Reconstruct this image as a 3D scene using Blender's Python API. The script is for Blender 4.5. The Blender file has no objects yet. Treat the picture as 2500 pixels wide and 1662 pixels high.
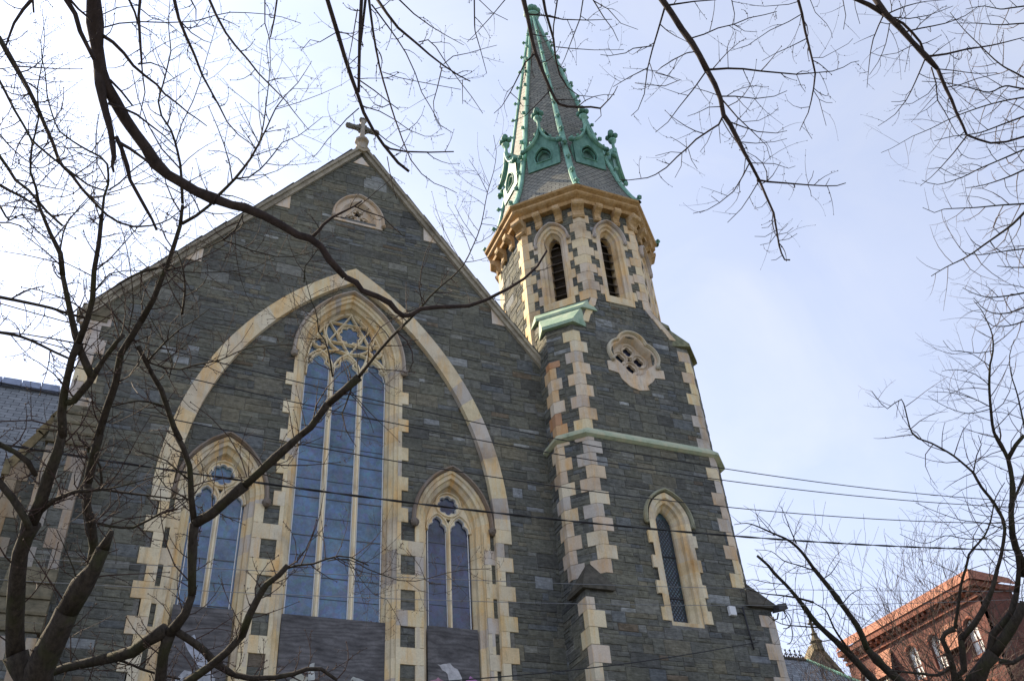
import bpy, bmesh, math, random
import numpy as np
from mathutils import Vector, Matrix
from mathutils.geometry import tessellate_polygon
PI = math.pi
rad = math.radians
SC = bpy.context.scene
COL = SC.collection

# ------------------------------------------------------------------ camera
FPX, PITCH, ROLL, YAW = 2261.3, 0.66664, -0.08390, 0.44681      # focal length in photo pixels (2500 wide)
CAM = Vector((0, 0, 1.6))
fwd = Vector((math.sin(YAW)*math.cos(PITCH), math.cos(YAW)*math.cos(PITCH), math.sin(PITCH)))
_rt = Vector((math.cos(YAW), -math.sin(YAW), 0))
_up = _rt.cross(fwd)
rt = math.cos(ROLL)*_rt + math.sin(ROLL)*_up
up = -math.sin(ROLL)*_rt + math.cos(ROLL)*_up
cd = bpy.data.cameras.new('camera'); cam = bpy.data.objects.new('camera', cd); COL.objects.link(cam)
cd.sensor_width = 36; cd.lens = FPX/2500*36; cd.clip_end = 3000; cd.clip_start = 0.05
cam.matrix_world = Matrix(((rt.x, up.x, -fwd.x, CAM.x), (rt.y, up.y, -fwd.y, CAM.y), (rt.z, up.z, -fwd.z, CAM.z), (0, 0, 0, 1)))
SC.camera = cam

# ------------------------------------------------------------------ sky, sun, exposure
SUN_EL, SUN_AZ = 40, -40            # azimuth from +y, negative = to the left
w = bpy.data.worlds.new('World'); SC.world = w; w.use_nodes = True
nt = w.node_tree; bg = nt.nodes['Background']
sky = nt.nodes.new('ShaderNodeTexSky'); sky.sky_type = 'NISHITA'; sky.sun_disc = False
sky.sun_elevation = rad(SUN_EL); sky.sun_rotation = rad(SUN_AZ)
sky.air_density = 1.0; sky.dust_density = 1.6; sky.ozone_density = 1.6; sky.altitude = 50
# thin high cloud veil, brighter than the blue behind it
tc = nt.nodes.new('ShaderNodeTexCoord'); mp = nt.nodes.new('ShaderNodeMapping'); mp.inputs['Scale'].default_value = (1.4, 1.4, 3.2)
mp.inputs['Rotation'].default_value = (0.25, 0.3, 0.6)
nz = nt.nodes.new('ShaderNodeTexNoise'); nz.inputs['Scale'].default_value = 1.7; nz.inputs['Detail'].default_value = 6; nz.inputs['Roughness'].default_value = 0.5
rmp = nt.nodes.new('ShaderNodeMapRange'); rmp.inputs['From Min'].default_value = 0.35; rmp.inputs['From Max'].default_value = 0.75
rmp.inputs['To Min'].default_value = 0.8; rmp.inputs['To Max'].default_value = 1.0
mx = nt.nodes.new('ShaderNodeMix'); mx.data_type = 'RGBA'
bw = nt.nodes.new('ShaderNodeRGBToBW'); ml = nt.nodes.new('ShaderNodeMix'); ml.data_type = 'RGBA'; ml.blend_type = 'MULTIPLY'; ml.inputs['Factor'].default_value = 1
ml.inputs['B'].default_value = (2.15, 2.42, 3.2, 1)
L = nt.links.new
L(tc.outputs['Generated'], mp.inputs['Vector']); L(mp.outputs['Vector'], nz.inputs['Vector']); L(nz.outputs['Fac'], rmp.inputs['Value'])
pw = nt.nodes.new('ShaderNodeMath'); pw.operation = 'POWER'; pw.inputs[1].default_value = 0.56
L(sky.outputs['Color'], bw.inputs['Color']); L(bw.outputs['Val'], pw.inputs[0]); L(pw.outputs[0], ml.inputs['A'])
L(rmp.outputs['Result'], mx.inputs['Factor']); L(sky.outputs['Color'], mx.inputs['A']); L(ml.outputs['Result'], mx.inputs['B'])
n4 = nt.nodes.new('ShaderNodeTexNoise'); n4.inputs['Scale'].default_value = 2.6; n4.inputs['Detail'].default_value = 9; n4.inputs['Roughness'].default_value = 0.55; n4.inputs['Distortion'].default_value = 0.6
m4 = nt.nodes.new('ShaderNodeMapping'); m4.inputs['Rotation'].default_value = (0.2, 0.5, 0.9); m4.inputs['Scale'].default_value = (0.8, 2.2, 2.2)
L(tc.outputs['Generated'], m4.inputs['Vector']); L(m4.outputs['Vector'], n4.inputs['Vector'])
r4 = nt.nodes.new('ShaderNodeMapRange'); r4.inputs['From Min'].default_value = 0.42; r4.inputs['From Max'].default_value = 0.72; r4.inputs['To Min'].default_value = 0.0; r4.inputs['To Max'].default_value = 0.42
L(n4.outputs['Fac'], r4.inputs['Value']); wsp = nt.nodes.new('ShaderNodeMix'); wsp.data_type = 'RGBA'; wv_ = nt.nodes.new('ShaderNodeMix'); wv_.data_type = 'RGBA'; wv_.blend_type = 'MULTIPLY'; wv_.inputs['Factor'].default_value = 1; wv_.inputs['B'].default_value = (2.75, 2.85, 3.1, 1)
L(pw.outputs[0], wv_.inputs['A']); L(r4.outputs['Result'], wsp.inputs['Factor']); L(mx.outputs['Result'], wsp.inputs['A']); L(wv_.outputs['Result'], wsp.inputs['B'])
L(wsp.outputs['Result'], bg.inputs['Color']); bg.inputs['Strength'].default_value = 0.10
sd = bpy.data.lights.new('sun', 'SUN'); sd.energy = 4.8; sd.angle = rad(0.5); sd.color = (1, 0.84, 0.6)
so = bpy.data.objects.new('sun', sd); COL.objects.link(so)
sdir = Vector((math.sin(rad(SUN_AZ))*math.cos(rad(SUN_EL)), math.cos(rad(SUN_AZ))*math.cos(rad(SUN_EL)), math.sin(rad(SUN_EL))))
so.rotation_euler = sdir.to_track_quat('Z', 'Y').to_euler(); so.location = sdir*50
vs = SC.view_settings; vs.view_transform = 'Standard'; vs.look = 'None'; vs.gamma = 1; vs.exposure = 1.3; vs.use_curve_mapping = False

# ------------------------------------------------------------------ helpers
class MB:
    def __init__(s): s.v = []; s.f = []; s.c = []; s.uv = []; s.sm = []
    def face(s, pts, col=(1, 1, 1), uv=None, smooth=False):
        i = len(s.v); s.v += [tuple(p) for p in pts]; s.f.append(tuple(range(i, i+len(pts)))); s.c.append(col)
        s.uv.append(uv if uv else [(0, 0)]*len(pts)); s.sm.append(smooth)
    def mesh(s, verts, faces, col=(1, 1, 1), smooth=False):
        i = len(s.v); s.v += [tuple(p) for p in verts]
        for f in faces:
            s.f.append(tuple(i+k for k in f)); s.c.append(col); s.uv.append([(0, 0)]*len(f)); s.sm.append(smooth)
    def build(s, name, mat, parent=None):
        me = bpy.data.meshes.new(name); me.from_pydata(s.v, [], s.f)
        n = len(me.loops)
        ca = me.color_attributes.new('Col', 'FLOAT_COLOR', 'CORNER'); ua = me.uv_layers.new(name='UVMap')
        cc = np.empty((n, 4), 'f4'); uu = np.empty((n, 2), 'f4'); k = 0
        for f, c, u in zip(s.f, s.c, s.uv):
            m = len(f); cc[k:k+m, :3] = c; cc[k:k+m, 3] = 1; uu[k:k+m] = u; k += m
        ca.data.foreach_set('color', cc.ravel()); ua.data.foreach_set('uv', uu.ravel())
        me.polygons.foreach_set('use_smooth', s.sm); me.update()
        me.materials.append(mat)
        o = bpy.data.objects.new(name, me); COL.objects.link(o)
        if parent: o.parent = parent; o.matrix_parent_inverse = parent.matrix_world.inverted() if False else Matrix.Translation(-parent.location)
        return o

def tag(o, label=None, cat=None, group=None, kind=None):
    if label: o['label'] = label
    if cat: o['category'] = cat
    if group: o['group'] = group
    if kind: o['kind'] = kind
    return o
def empty(name, loc=(0, 0, 0), **k):
    o = bpy.data.objects.new(name, None); COL.objects.link(o); o.location = loc; o.empty_display_size = 0.2
    return tag(o, **k)

class Frame:     # a wall frame: a = along, z = up, d = outward
    def __init__(s, o, u, n): s.o = Vector(o); s.u = Vector(u).normalized(); s.n = Vector(n).normalized()
    def __call__(s, a, z, d=0): return s.o + s.u*a + Vector((0, 0, z)) + s.n*d

def box(mb, fr, a0, a1, z0, z1, d0, d1, col=(1, 1, 1), ch=0.0):
    if ch <= 0:
        P = [fr(a, z, d) for d in (d0, d1) for z in (z0, z1) for a in (a0, a1)]
        mb.mesh(P, [(4, 5, 7, 6), (0, 2, 3, 1), (0, 4, 6, 2), (1, 3, 7, 5), (0, 1, 5, 4), (2, 6, 7, 3)], col)
    else:
        P = [fr(a, z, d0) for z in (z0, z1) for a in (a0, a1)] + [fr(a, z, d1-ch) for z in (z0, z1) for a in (a0, a1)] + \
            [fr(a, z, d1) for z in (z0+ch, z1-ch) for a in (a0+ch, a1-ch)]
        mb.mesh(P, [(8, 9, 11, 10), (0, 2, 3, 1), (0, 4, 6, 2), (1, 3, 7, 5), (0, 1, 5, 4), (2, 6, 7, 3),
                    (4, 5, 9, 8), (5, 7, 11, 9), (7, 6, 10, 11), (6, 4, 8, 10)], col)
def prism(mb, fr, poly, d0, d1, col=(1, 1, 1)):
    n = len(poly); P = [fr(a, z, d0) for a, z in poly] + [fr(a, z, d1) for a, z in poly]
    F = [(i, (i+1) % n, n+(i+1) % n, n+i) for i in range(n)] + [tuple(range(n, 2*n)), tuple(reversed(range(n)))]
    mb.mesh(P, F, col)
def hull(mb, pts, col=(1, 1, 1)):
    bm = bmesh.new()
    for p in pts: bm.verts.new(p)
    r = bmesh.ops.convex_hull(bm, input=bm.verts)
    bm.verts.index_update(); bm.verts.ensure_lookup_table()
    bmesh.ops.delete(bm, geom=[v for v in bm.verts if not v.link_faces], context='VERTS')
    bm.verts.index_update()
    mb.mesh([v.co.copy() for v in bm.verts], [tuple(v.index for v in f.verts) for f in bm.faces], col); bm.free()
def sphere(mb, c, r, col=(1, 1, 1), sx=1, sy=1, sz=1, n=8, m=6):
    c = Vector(c); V = [c+Vector((0, 0, -r*sz))]
    for i in range(1, m):
        t = -PI/2+PI*i/m
        for k in range(n):
            p = 2*PI*k/n; V.append(c+Vector((r*sx*math.cos(t)*math.cos(p), r*sy*math.cos(t)*math.sin(p), r*sz*math.sin(t))))
    V.append(c+Vector((0, 0, r*sz))); F = []
    for k in range(n):
        F.append((0, 1+(k+1) % n, 1+k)); F.append((len(V)-1, 1+(m-2)*n+k, 1+(m-2)*n+(k+1) % n))
        for i in range(m-2): F.append((1+i*n+k, 1+i*n+(k+1) % n, 1+(i+1)*n+(k+1) % n, 1+(i+1)*n+k))
    mb.mesh(V, F, col, True)
def lathe(mb, c, prof, n=12, col=(1, 1, 1), rot=0, smooth=False):
    c = Vector(c); V = []
    for r, z in prof: V += [c+Vector((r*math.cos(rot+2*PI*k/n), r*math.sin(rot+2*PI*k/n), z)) for k in range(n)]
    F = [(i*n+k, i*n+(k+1) % n, (i+1)*n+(k+1) % n, (i+1)*n+k) for i in range(len(prof)-1) for k in range(n)]
    F += [tuple(reversed(range(n))), tuple(range((len(prof)-1)*n, len(prof)*n))]
    mb.mesh(V, F, col, smooth)
def tube(mb, pts, rs, n=6, col=(1, 1, 1), smooth=True, rough=0, rng=None):
    pts = [Vector(p) for p in pts]; m = len(pts)
    if isinstance(rs, (int, float)): rs = [rs]*m
    V = []; x = None
    for i, p in enumerate(pts):
        t = (pts[min(i+1, m-1)]-pts[max(i-1, 0)])
        if t.length < 1e-9: t = Vector((0, 0, 1))
        t.normalize()
        if x is None: x = t.orthogonal().normalized()
        else:
            x = x-t*x.dot(t); x = x.normalized() if x.length > 1e-6 else t.orthogonal().normalized()
        y = t.cross(x)
        for k in range(n):
            a = 2*PI*k/n; r = rs[i]*(1+(rng.uniform(-rough, rough) if rough else 0)); V.append(p+x*(r*math.cos(a))+y*(r*math.sin(a)))
    F = [(i*n+k, i*n+(k+1) % n, (i+1)*n+(k+1) % n, (i+1)*n+k) for i in range(m-1) for k in range(n)]
    if n > 2: F += [tuple(reversed(range(n))), tuple(range((m-1)*n, m*n))]
    mb.mesh(V, F, col, smooth)
def bar(mb, fr, path, wd, d0, d1, col=(1, 1, 1), closed=False, ch=0.45):
    # sweep of a chamfered section in the plane of the frame: d0 back, d1 front
    m = len(path); V = []
    for i, (a, z) in enumerate(path):
        if closed: p, q = path[i-1], path[(i+1) % m]
        else: p, q = path[max(i-1, 0)], path[min(i+1, m-1)]
        e1 = Vector((a-p[0], z-p[1])); e2 = Vector((q[0]-a, q[1]-z))
        e1 = e1.normalized() if e1.length > 1e-9 else e2.normalized(); e2 = e2.normalized() if e2.length > 1e-9 else e1
        t = (e1+e2); t = t.normalized() if t.length > 1e-6 else e1
        k = 1/max(0.5, t.dot(e1)); nx, nz_ = -t.y*k, t.x*k; h = wd/2
        for s, d in ((-1, d0), (-1, d0+(d1-d0)*(1-ch)), (-0.35, d1), (0.35, d1), (1, d0+(d1-d0)*(1-ch)), (1, d0)):
            V.append(fr(a+nx*h*s, z+nz_*h*s, d))
    n = 6; F = []
    for i in range(m if closed else m-1):
        j = (i+1) % m
        for k in range(n): F.append((i*n+k, j*n+k, j*n+(k+1) % n, i*n+(k+1) % n))
    if not closed: F += [tuple(range(n)), tuple(reversed(range((m-1)*n, m*n)))]
    mb.mesh(V, F, col)

class Arch:      # pointed arch: half width w, rise, springing z, centre a0; concentric offsets
    def __init__(s, w, rise, zs, a0=0):
        s.c = (rise*rise-w*w)/(2*w); s.R = w+s.c; s.zs = zs; s.a0 = a0; s.w = w
    def arc(s, off=0, n=12):
        R = s.R+off; tm = math.acos(min(1, s.c/R)) if s.c > 0 else math.acos(s.c/R)
        lf = [(s.a0+s.c-R*math.cos(tm*i/n), s.zs+R*math.sin(tm*i/n)) for i in range(n+1)]
        return lf + [(2*s.a0-a, z) for a, z in reversed(lf[:-1])]
    def apex(s, off=0): return s.zs+math.sqrt((s.R+off)**2-s.c**2)
    def outline(s, off, zb, n=12, step=0.0):
        z = s.zs; lf = [(s.a0-s.w-off, zb)]
        if step: 
            k = 1
            while zb+k*step < z-0.05: lf.append((s.a0-s.w-off, zb+k*step)); k += 1
        return lf + s.arc(off, n) + [(2*s.a0-a, z) for a, z in reversed(lf)]
    def span(s, off, zb):   # opening function
        def f(z):
            if z < zb or z > s.apex(off): return None
            if z <= s.zs: return (s.a0-s.w-off, s.a0+s.w+off)
            h = math.sqrt(max(0, (s.R+off)**2-(z-s.zs)**2))-s.c
            return (s.a0-h, s.a0+h)
        return f, s.a0

# ------------------------------------------------------------------ materials
def mat(name, base=(0.5, 0.5, 0.5), rough=0.8, attr=False, spec=0.3, metal=0):
    m = bpy.data.materials.new(name); m.use_nodes = True; b = m.node_tree.nodes['Principled BSDF']
    b.inputs['Base Color'].default_value = (*base, 1); b.inputs['Roughness'].default_value = rough
    b.inputs['Specular IOR Level'].default_value = spec; b.inputs['Metallic'].default_value = metal
    return m, m.node_tree, b
def N(nt, t, **k):
    n = nt.nodes.new(t)
    for a, b in k.items():
        if a in ('data_type', 'blend_type', 'attribute_name', 'operation', 'offset', 'feature', 'noise_dimensions', 'distance', 'wave_type', 'bands_direction'): setattr(n, a, b)
        else: n.inputs[a.replace('_', ' ')].default_value = b
    return n
def noise(nt, scale, detail=5, rough=0.6, stretch=(1, 1, 1), coord='Object'):
    t = N(nt, 'ShaderNodeTexCoord'); mp = N(nt, 'ShaderNodeMapping', Scale=stretch); n = N(nt, 'ShaderNodeTexNoise', Scale=scale, Detail=detail, Roughness=rough)
    nt.links.new(t.outputs[coord], mp.inputs['Vector']); nt.links.new(mp.outputs['Vector'], n.inputs['Vector']); return n
def ramp(nt, src, pts):
    r = nt.nodes.new('ShaderNodeValToRGB'); e = r.color_ramp.elements
    while len(e) < len(pts): e.new(0.5)
    for i, (p, c) in enumerate(pts): e[i].position = p; e[i].color = (*c, 1) if len(c) == 3 else c
    nt.links.new(src, r.inputs['Fac']); return r.outputs['Color']
def mix(nt, A, B, fac=1.0, mode='MULTIPLY'):
    n = N(nt, 'ShaderNodeMix', data_type='RGBA', blend_type=mode)
    for sock, v in (('A', A), ('B', B), ('Factor', fac)):
        if hasattr(v, 'links'): nt.links.new(v, n.inputs[sock])
        else: n.inputs[sock].default_value = (*v, 1) if isinstance(v, tuple) else v
    return n.outputs['Result']
def bump(nt, b, h, strength=0.5, dist=0.02, prev=None):
    n = N(nt, 'ShaderNodeBump', Strength=strength, Distance=dist); nt.links.new(h, n.inputs['Height'])
    if prev: nt.links.new(prev, n.inputs['Normal'])
    nt.links.new(n.outputs['Normal'], b.inputs['Normal']); return n.outputs['Normal']
def attr(nt):
    return N(nt, 'ShaderNodeAttribute', attribute_name='Col').outputs['Color']
G = lambda v: (v, v, v)

# rubble stone: per-stone colour, horizontal bedding streaks, split face
M_STONE, nt, b = mat('rubble_stone', rough=0.9, spec=0.2)
n1 = noise(nt, 1.0, 8, 0.72, (4, 4, 15)); n2 = noise(nt, 9, 4, 0.6); n3 = noise(nt, 0.55, 4, 0.6)
c = mix(nt, attr(nt), ramp(nt, n1.outputs['Fac'], [(0.28, G(0.58)), (0.5, G(1.0)), (0.72, G(1.35))]))
c = mix(nt, c, ramp(nt, n2.outputs['Fac'], [(0.3, G(0.75)), (0.7, G(1.25))]))
c = mix(nt, c, ramp(nt, n3.outputs['Fac'], [(0.3, (0.78, 0.8, 0.86)), (0.7, (1.2, 1.16, 1.05))]))
nt.links.new(c, b.inputs['Base Color'])
pb = bump(nt, b, n1.outputs['Fac'], 0.9, 0.05); bump(nt, b, n2.outputs['Fac'], 0.5, 0.02, pb)
M_MORTAR, nt, b = mat('mortar', rough=0.95, spec=0.1)
n = noise(nt, 1.1, 4, 0.6); nt.links.new(ramp(nt, n.outputs['Fac'], [(0.42, (0.075, 0.075, 0.07)), (0.6, (0.20, 0.205, 0.21))]), b.inputs['Base Color'])
# cream sandstone dressings with ochre weathering
M_LIME, nt, b = mat('cream_sandstone', rough=0.85, spec=0.2)
n1 = noise(nt, 1.6, 6, 0.65, (2.2, 2.2, 0.45)); n2 = noise(nt, 28, 3, 0.6); n3 = noise(nt, 0.9, 5, 0.6, (1, 1, 1.3))
c = mix(nt, attr(nt), (1.06, 0.74, 0.36), ramp(nt, n1.outputs['Fac'], [(0.46, G(0)), (0.70, G(0.75))]))
c = mix(nt, c, ramp(nt, n3.outputs['Fac'], [(0.28, (0.66, 0.63, 0.62)), (0.5, G(1.0)), (0.75, G(1.08))]))
c = mix(nt, c, ramp(nt, n2.outputs['Fac'], [(0.2, G(0.86)), (0.8, G(1.1))]))
n5 = noise(nt, 2.6, 7, 0.75, (2.5, 2.5, 0.5)); c = mix(nt, c, (0.46, 0.44, 0.43), ramp(nt, n5.outputs['Fac'], [(0.57, G(0)), (0.76, G(0.85))]))
nt.links.new(c, b.inputs['Base Color']); bump(nt, b, n2.outputs['Fac'], 0.35, 0.015)
# weathered cornice stone, rust stained
M_CORN, nt, b = mat('stained_cornice_stone', rough=0.8, spec=0.25)
n1 = noise(nt, 2.2, 6, 0.7, (1.6, 1.6, 0.8)); n2 = noise(nt, 14, 3)
c = mix(nt, attr(nt), ramp(nt, n1.outputs['Fac'], [(0.3, (0.6, 0.45, 0.33)), (0.45, (0.95, 0.78, 0.55)), (0.62, (1.1, 1, 0.9)), (0.75, (1.0, 0.6, 0.25))]))
c = mix(nt, c, ramp(nt, n2.outputs['Fac'], [(0.25, G(0.7)), (0.75, G(1.15))]))
nt.links.new(c, b.inputs['Base Color']); bump(nt, b, n2.outputs['Fac'], 0.3, 0.015)
# verdigris copper
M_COP, nt, b = mat('verdigris_copper', rough=0.6, spec=0.35)
n1 = noise(nt, 3.5, 6, 0.7, (1, 1, 0.6)); n2 = noise(nt, 25, 3)
c = mix(nt, attr(nt), ramp(nt, n1.outputs['Fac'], [(0.28, (0.045, 0.10, 0.085)), (0.43, (0.12, 0.27, 0.215)), (0.60, (0.20, 0.39, 0.31)), (0.78, (0.33, 0.50, 0.41))]))
nt.links.new(c, b.inputs['Base Color']); bump(nt, b, n2.outputs['Fac'], 0.25, 0.01)
# mossy green painted/copper weathering stones
M_GRN, nt, b = mat('green_stained_stone', rough=0.8, spec=0.25)
n1 = noise(nt, 2.2, 6, 0.7, (1, 1, 0.6))
c = mix(nt, attr(nt), ramp(nt, n1.outputs['Fac'], [(0.3, (0.20, 0.20, 0.15)), (0.45, (0.34, 0.40, 0.29)), (0.6, (0.46, 0.45, 0.32)), (0.75, (0.28, 0.44, 0.33))]))
nt.links.new(c, b.inputs['Base Color'])
M_GRN2, nt, b = mat('pale_green_painted_stone', rough=0.75, spec=0.25)
n1 = noise(nt, 1.8, 6, 0.7, (1, 1, 0.6))
nt.links.new(ramp(nt, n1.outputs['Fac'], [(0.3, (0.15, 0.24, 0.17)), (0.48, (0.27, 0.38, 0.28)), (0.62, (0.38, 0.45, 0.33)), (0.78, (0.14, 0.32, 0.23))]), b.inputs['Base Color'])
M_COPE, nt, b = mat('coping_stone', rough=0.85, spec=0.2)
n1 = noise(nt, 2.5, 6, 0.7); n2 = noise(nt, 16, 3)
c = mix(nt, attr(nt), ramp(nt, n1.outputs['Fac'], [(0.3, (0.5, 0.47, 0.42)), (0.5, (0.85, 0.82, 0.75)), (0.7, (1.05, 1.02, 0.95))])); nt.links.new(mix(nt, c, ramp(nt, n2.outputs['Fac'], [(0.25, G(0.75)), (0.75, G(1.15))])), b.inputs['Base Color'])
M_PLEAD, nt, b = mat('pale_lead', rough=0.6, spec=0.4)
n1 = noise(nt, 3, 4, 0.6); nt.links.new(mix(nt, attr(nt), ramp(nt, n1.outputs['Fac'], [(0.3, (0.22, 0.24, 0.28)), (0.7, (0.36, 0.39, 0.44))])), b.inputs['Base Color'])
M_CAP, nt, b = mat('dark_weathering_stone', rough=0.9, spec=0.2)
n1 = noise(nt, 5, 6, 0.7); nt.links.new(mix(nt, attr(nt), ramp(nt, n1.outputs['Fac'], [(0.3, (0.035, 0.034, 0.028)), (0.7, (0.11, 0.10, 0.08))])), b.inputs['Base Color'])
bump(nt, b, n1.outputs['Fac'], 0.4, 0.02)
# slate in courses, UV in metres; bands of diamond slates
def slate(name, c1, c2, gap, diamonds=True, bw_=0.30, rh=0.16):
    m, nt, b = mat(name, rough=0.75, spec=0.3)
    uv = N(nt, 'ShaderNodeUVMap'); br = N(nt, 'ShaderNodeTexBrick', Scale=1.0, Mortar_Size=0.012, Mortar_Smooth=0.2, Bias=0.0, Brick_Width=bw_, Row_Height=rh)
    br.inputs['Color1'].default_value = (*c1, 1); br.inputs['Color2'].default_value = (*c2, 1); br.inputs['Mortar'].default_value = (*gap, 1)
    nt.links.new(uv.outputs['UV'], br.inputs['Vector']); col = br.outputs['Color']; fac = br.outputs['Fac']
    if diamonds:
        mp = N(nt, 'ShaderNodeMapping', Rotation=(0, 0, rad(45)), Scale=(1, 1, 1)); nt.links.new(uv.outputs['UV'], mp.inputs['Vector'])
        b2 = N(nt, 'ShaderNodeTexBrick', Scale=1.0, Mortar_Size=0.011, Mortar_Smooth=0.2, Brick_Width=0.17, Row_Height=0.17); b2.offset = 0
        b2.inputs['Color1'].default_value = (*c1, 1); b2.inputs['Color2'].default_value = (*c2, 1); b2.inputs['Mortar'].default_value = (*gap, 1)
        nt.links.new(mp.outputs['Vector'], b2.inputs['Vector'])
        sx = N(nt, 'ShaderNodeSeparateXYZ'); nt.links.new(uv.outputs['UV'], sx.inputs[0])
        md = N(nt, 'ShaderNodeMath', operation='FRACT'); mu = N(nt, 'ShaderNodeMath', operation='MULTIPLY'); mu.inputs[1].default_value = 0.42
        nt.links.new(sx.outputs['Y'], mu.inputs[0]); nt.links.new(mu.outputs[0], md.inputs[0])
        gt = N(nt, 'ShaderNodeMath', operation='GREATER_THAN'); gt.inputs[1].default_value = 0.45; nt.links.new(md.outputs[0], gt.inputs[0])
        col = mix(nt, col, b2.outputs['Color'], gt.outputs[0], 'MIX')
    n = noise(nt, 3, 5, 0.7); col = mix(nt, col, ramp(nt, n.outputs['Fac'], [(0.3, G(0.7)), (0.7, G(1.25))])); col = mix(nt, col, attr(nt))
    nt.links.new(col, b.inputs['Base Color']); bw = N(nt, 'ShaderNodeRGBToBW'); nt.links.new(col, bw.inputs[0]); bump(nt, b, bw.outputs[0], 0.6, 0.03)
    return m
M_SLATE = slate('spire_slate', (0.145, 0.15, 0.135), (0.21, 0.205, 0.175), (0.018, 0.018, 0.018))
M_ROOF = slate('roof_slate', (0.15, 0.165, 0.18), (0.22, 0.235, 0.25), (0.02, 0.022, 0.026), False, 0.42, 0.22)
M_TILE = slate('red_roof_tile', (0.25, 0.09, 0.05), (0.33, 0.14, 0.08), (0.03, 0.01, 0.01), True, 0.3, 0.2)
# glazing: leaded coloured glass behind a sheet of protective glass
def glass(name, tint, dark, warm, spec):
    m, nt, b = mat(name, rough=0.12, spec=spec)
    n1 = noise(nt, 1.1, 8, 0.8); n2 = N(nt, 'ShaderNodeTexVoronoi', Scale=8.0); t = N(nt, 'ShaderNodeTexCoord'); nt.links.new(t.outputs['Object'], n2.inputs['Vector'])
    n3 = noise(nt, 3.1, 5, 0.7, (1, 1, .7))
    c = ramp(nt, n1.outputs['Fac'], [(0.36, dark), (0.48, tint), (0.60, tuple(min(1, 1.6*x) for x in tint))])
    c = mix(nt, c, warm, ramp(nt, n3.outputs['Fac'], [(0.54, G(0)), (0.66, G(0.65))]), 'MIX')
    c = mix(nt, c, mix(nt, n2.outputs['Color'], (1, 1, 1), 0.74, 'MIX')); nt.links.new(c, b.inputs['Base Color'])
    bump(nt, b, n1.outputs['Fac'], 0.10, 0.02); return m
M_GLASS = glass('stained_glass', (0.065, 0.125, 0.215), (0.025, 0.06, 0.11), (0.10, 0.11, 0.17), 0.75)
M_GLASS2 = glass('dark_stained_glass', (0.045, 0.06, 0.115), (0.014, 0.014, 0.026), (0.035, 0.016, 0.022), 0.6)
M_GLASS3 = glass('dark_teal_glass', (0.035, 0.065, 0.085), (0.015, 0.03, 0.045), (0.03, 0.05, 0.06), 0.6)
M_LEAD, _, _ = mat('lead_came', (0.10, 0.11, 0.12), 0.6)
M_PUTTY, _, _ = mat('white_window_edging', (0.62, 0.64, 0.66), 0.7)
M_WOODD, nt, b = mat('dark_louvre_wood', rough=0.8)
n = noise(nt, 2, 4, 0.6, (1, 1, 12)); nt.links.new(ramp(nt, n.outputs['Fac'], [(0.3, (0.035, 0.028, 0.022)), (0.7, (0.12, 0.095, 0.075))]), b.inputs['Base Color'])
M_PLY, nt, b = mat('weathered_plywood', rough=0.85)
wv = N(nt, 'ShaderNodeTexWave', Scale=1.1, Distortion=22.0, Detail=4.0, Detail_Scale=0.7, wave_type='BANDS', bands_direction='Z'); t = N(nt, 'ShaderNodeTexCoord'); mp = N(nt, 'ShaderNodeMapping', Scale=(0.7, 1, 2.6))
nt.links.new(t.outputs['Object'], mp.inputs['Vector']); nt.links.new(mp.outputs['Vector'], wv.inputs['Vector'])
n = noise(nt, 2.2, 6, 0.7, (1, 1, 2)); c = ramp(nt, wv.outputs['Fac'], [(0.0, (0.088, 0.086, 0.09)), (0.35, (0.11, 0.107, 0.112)), (1.0, (0.128, 0.125, 0.13))])
nt.links.new(mix(nt, c, ramp(nt, n.outputs['Fac'], [(0.3, G(0.5)), (0.5, G(0.9)), (0.7, G(1.45))])), b.inputs['Base Color'])
M_PAPER, nt, b = mat('torn_poster_paper', rough=0.9)
n = noise(nt, 6, 5, 0.7); nt.links.new(mix(nt, attr(nt), ramp(nt, n.outputs['Fac'], [(0.3, G(0.55)), (0.6, G(1.0))])), b.inputs['Base Color'])
def bark(name, c1, c2, sc=14, moss=None):
    m, nt, b = mat(name, rough=0.9, spec=0.15); n = noise(nt, sc, 6, 0.7, (1, 1, 0.35)); n2 = noise(nt, 3, 4)
    c = ramp(nt, n.outputs['Fac'], [(0.3, c1), (0.7, c2)])
    if moss: c = mix(nt, c, moss, ramp(nt, n2.outputs['Fac'], [(0.5, G(0)), (0.65, G(0.6))]), 'MIX')
    nt.links.new(c, b.inputs['Base Color']); bump(nt, b, n.outputs['Fac'], 0.7, 0.02); return m
M_BARK = bark('dark_bark', (0.020, 0.016, 0.017), (0.055, 0.042, 0.04))
M_BARK2 = bark('grey_bark', (0.018, 0.015, 0.013), (0.062, 0.052, 0.042), 22, (0.040, 0.044, 0.018))
M_TWIG, _, _ = mat('twig_bark', (0.05, 0.032, 0.028), 0.85, spec=0.2)
M_TWIG2, _, _ = mat('far_twig_bark', (0.085, 0.062, 0.05), 0.85, spec=0.2)
M_WIRE, _, _ = mat('black_cable', (0.018, 0.018, 0.02), 0.6)
M_WIRE2, _, _ = mat('grey_wire', (0.16, 0.17, 0.18), 0.5)
M_IRON, _, _ = mat('dark_iron', (0.03, 0.03, 0.035), 0.6)
M_BRICK, nt, b = mat('red_brick', rough=0.9)
uv = N(nt, 'ShaderNodeUVMap'); br = N(nt, 'ShaderNodeTexBrick', Scale=1.0, Mortar_Size=0.006, Brick_Width=0.22, Row_Height=0.075)
br.inputs['Color1'].default_value = (0.085, 0.028, 0.02, 1); br.inputs['Color2'].default_value = (0.125, 0.04, 0.028, 1); br.inputs['Mortar'].default_value = (0.12, 0.08, 0.07, 1)
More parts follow.
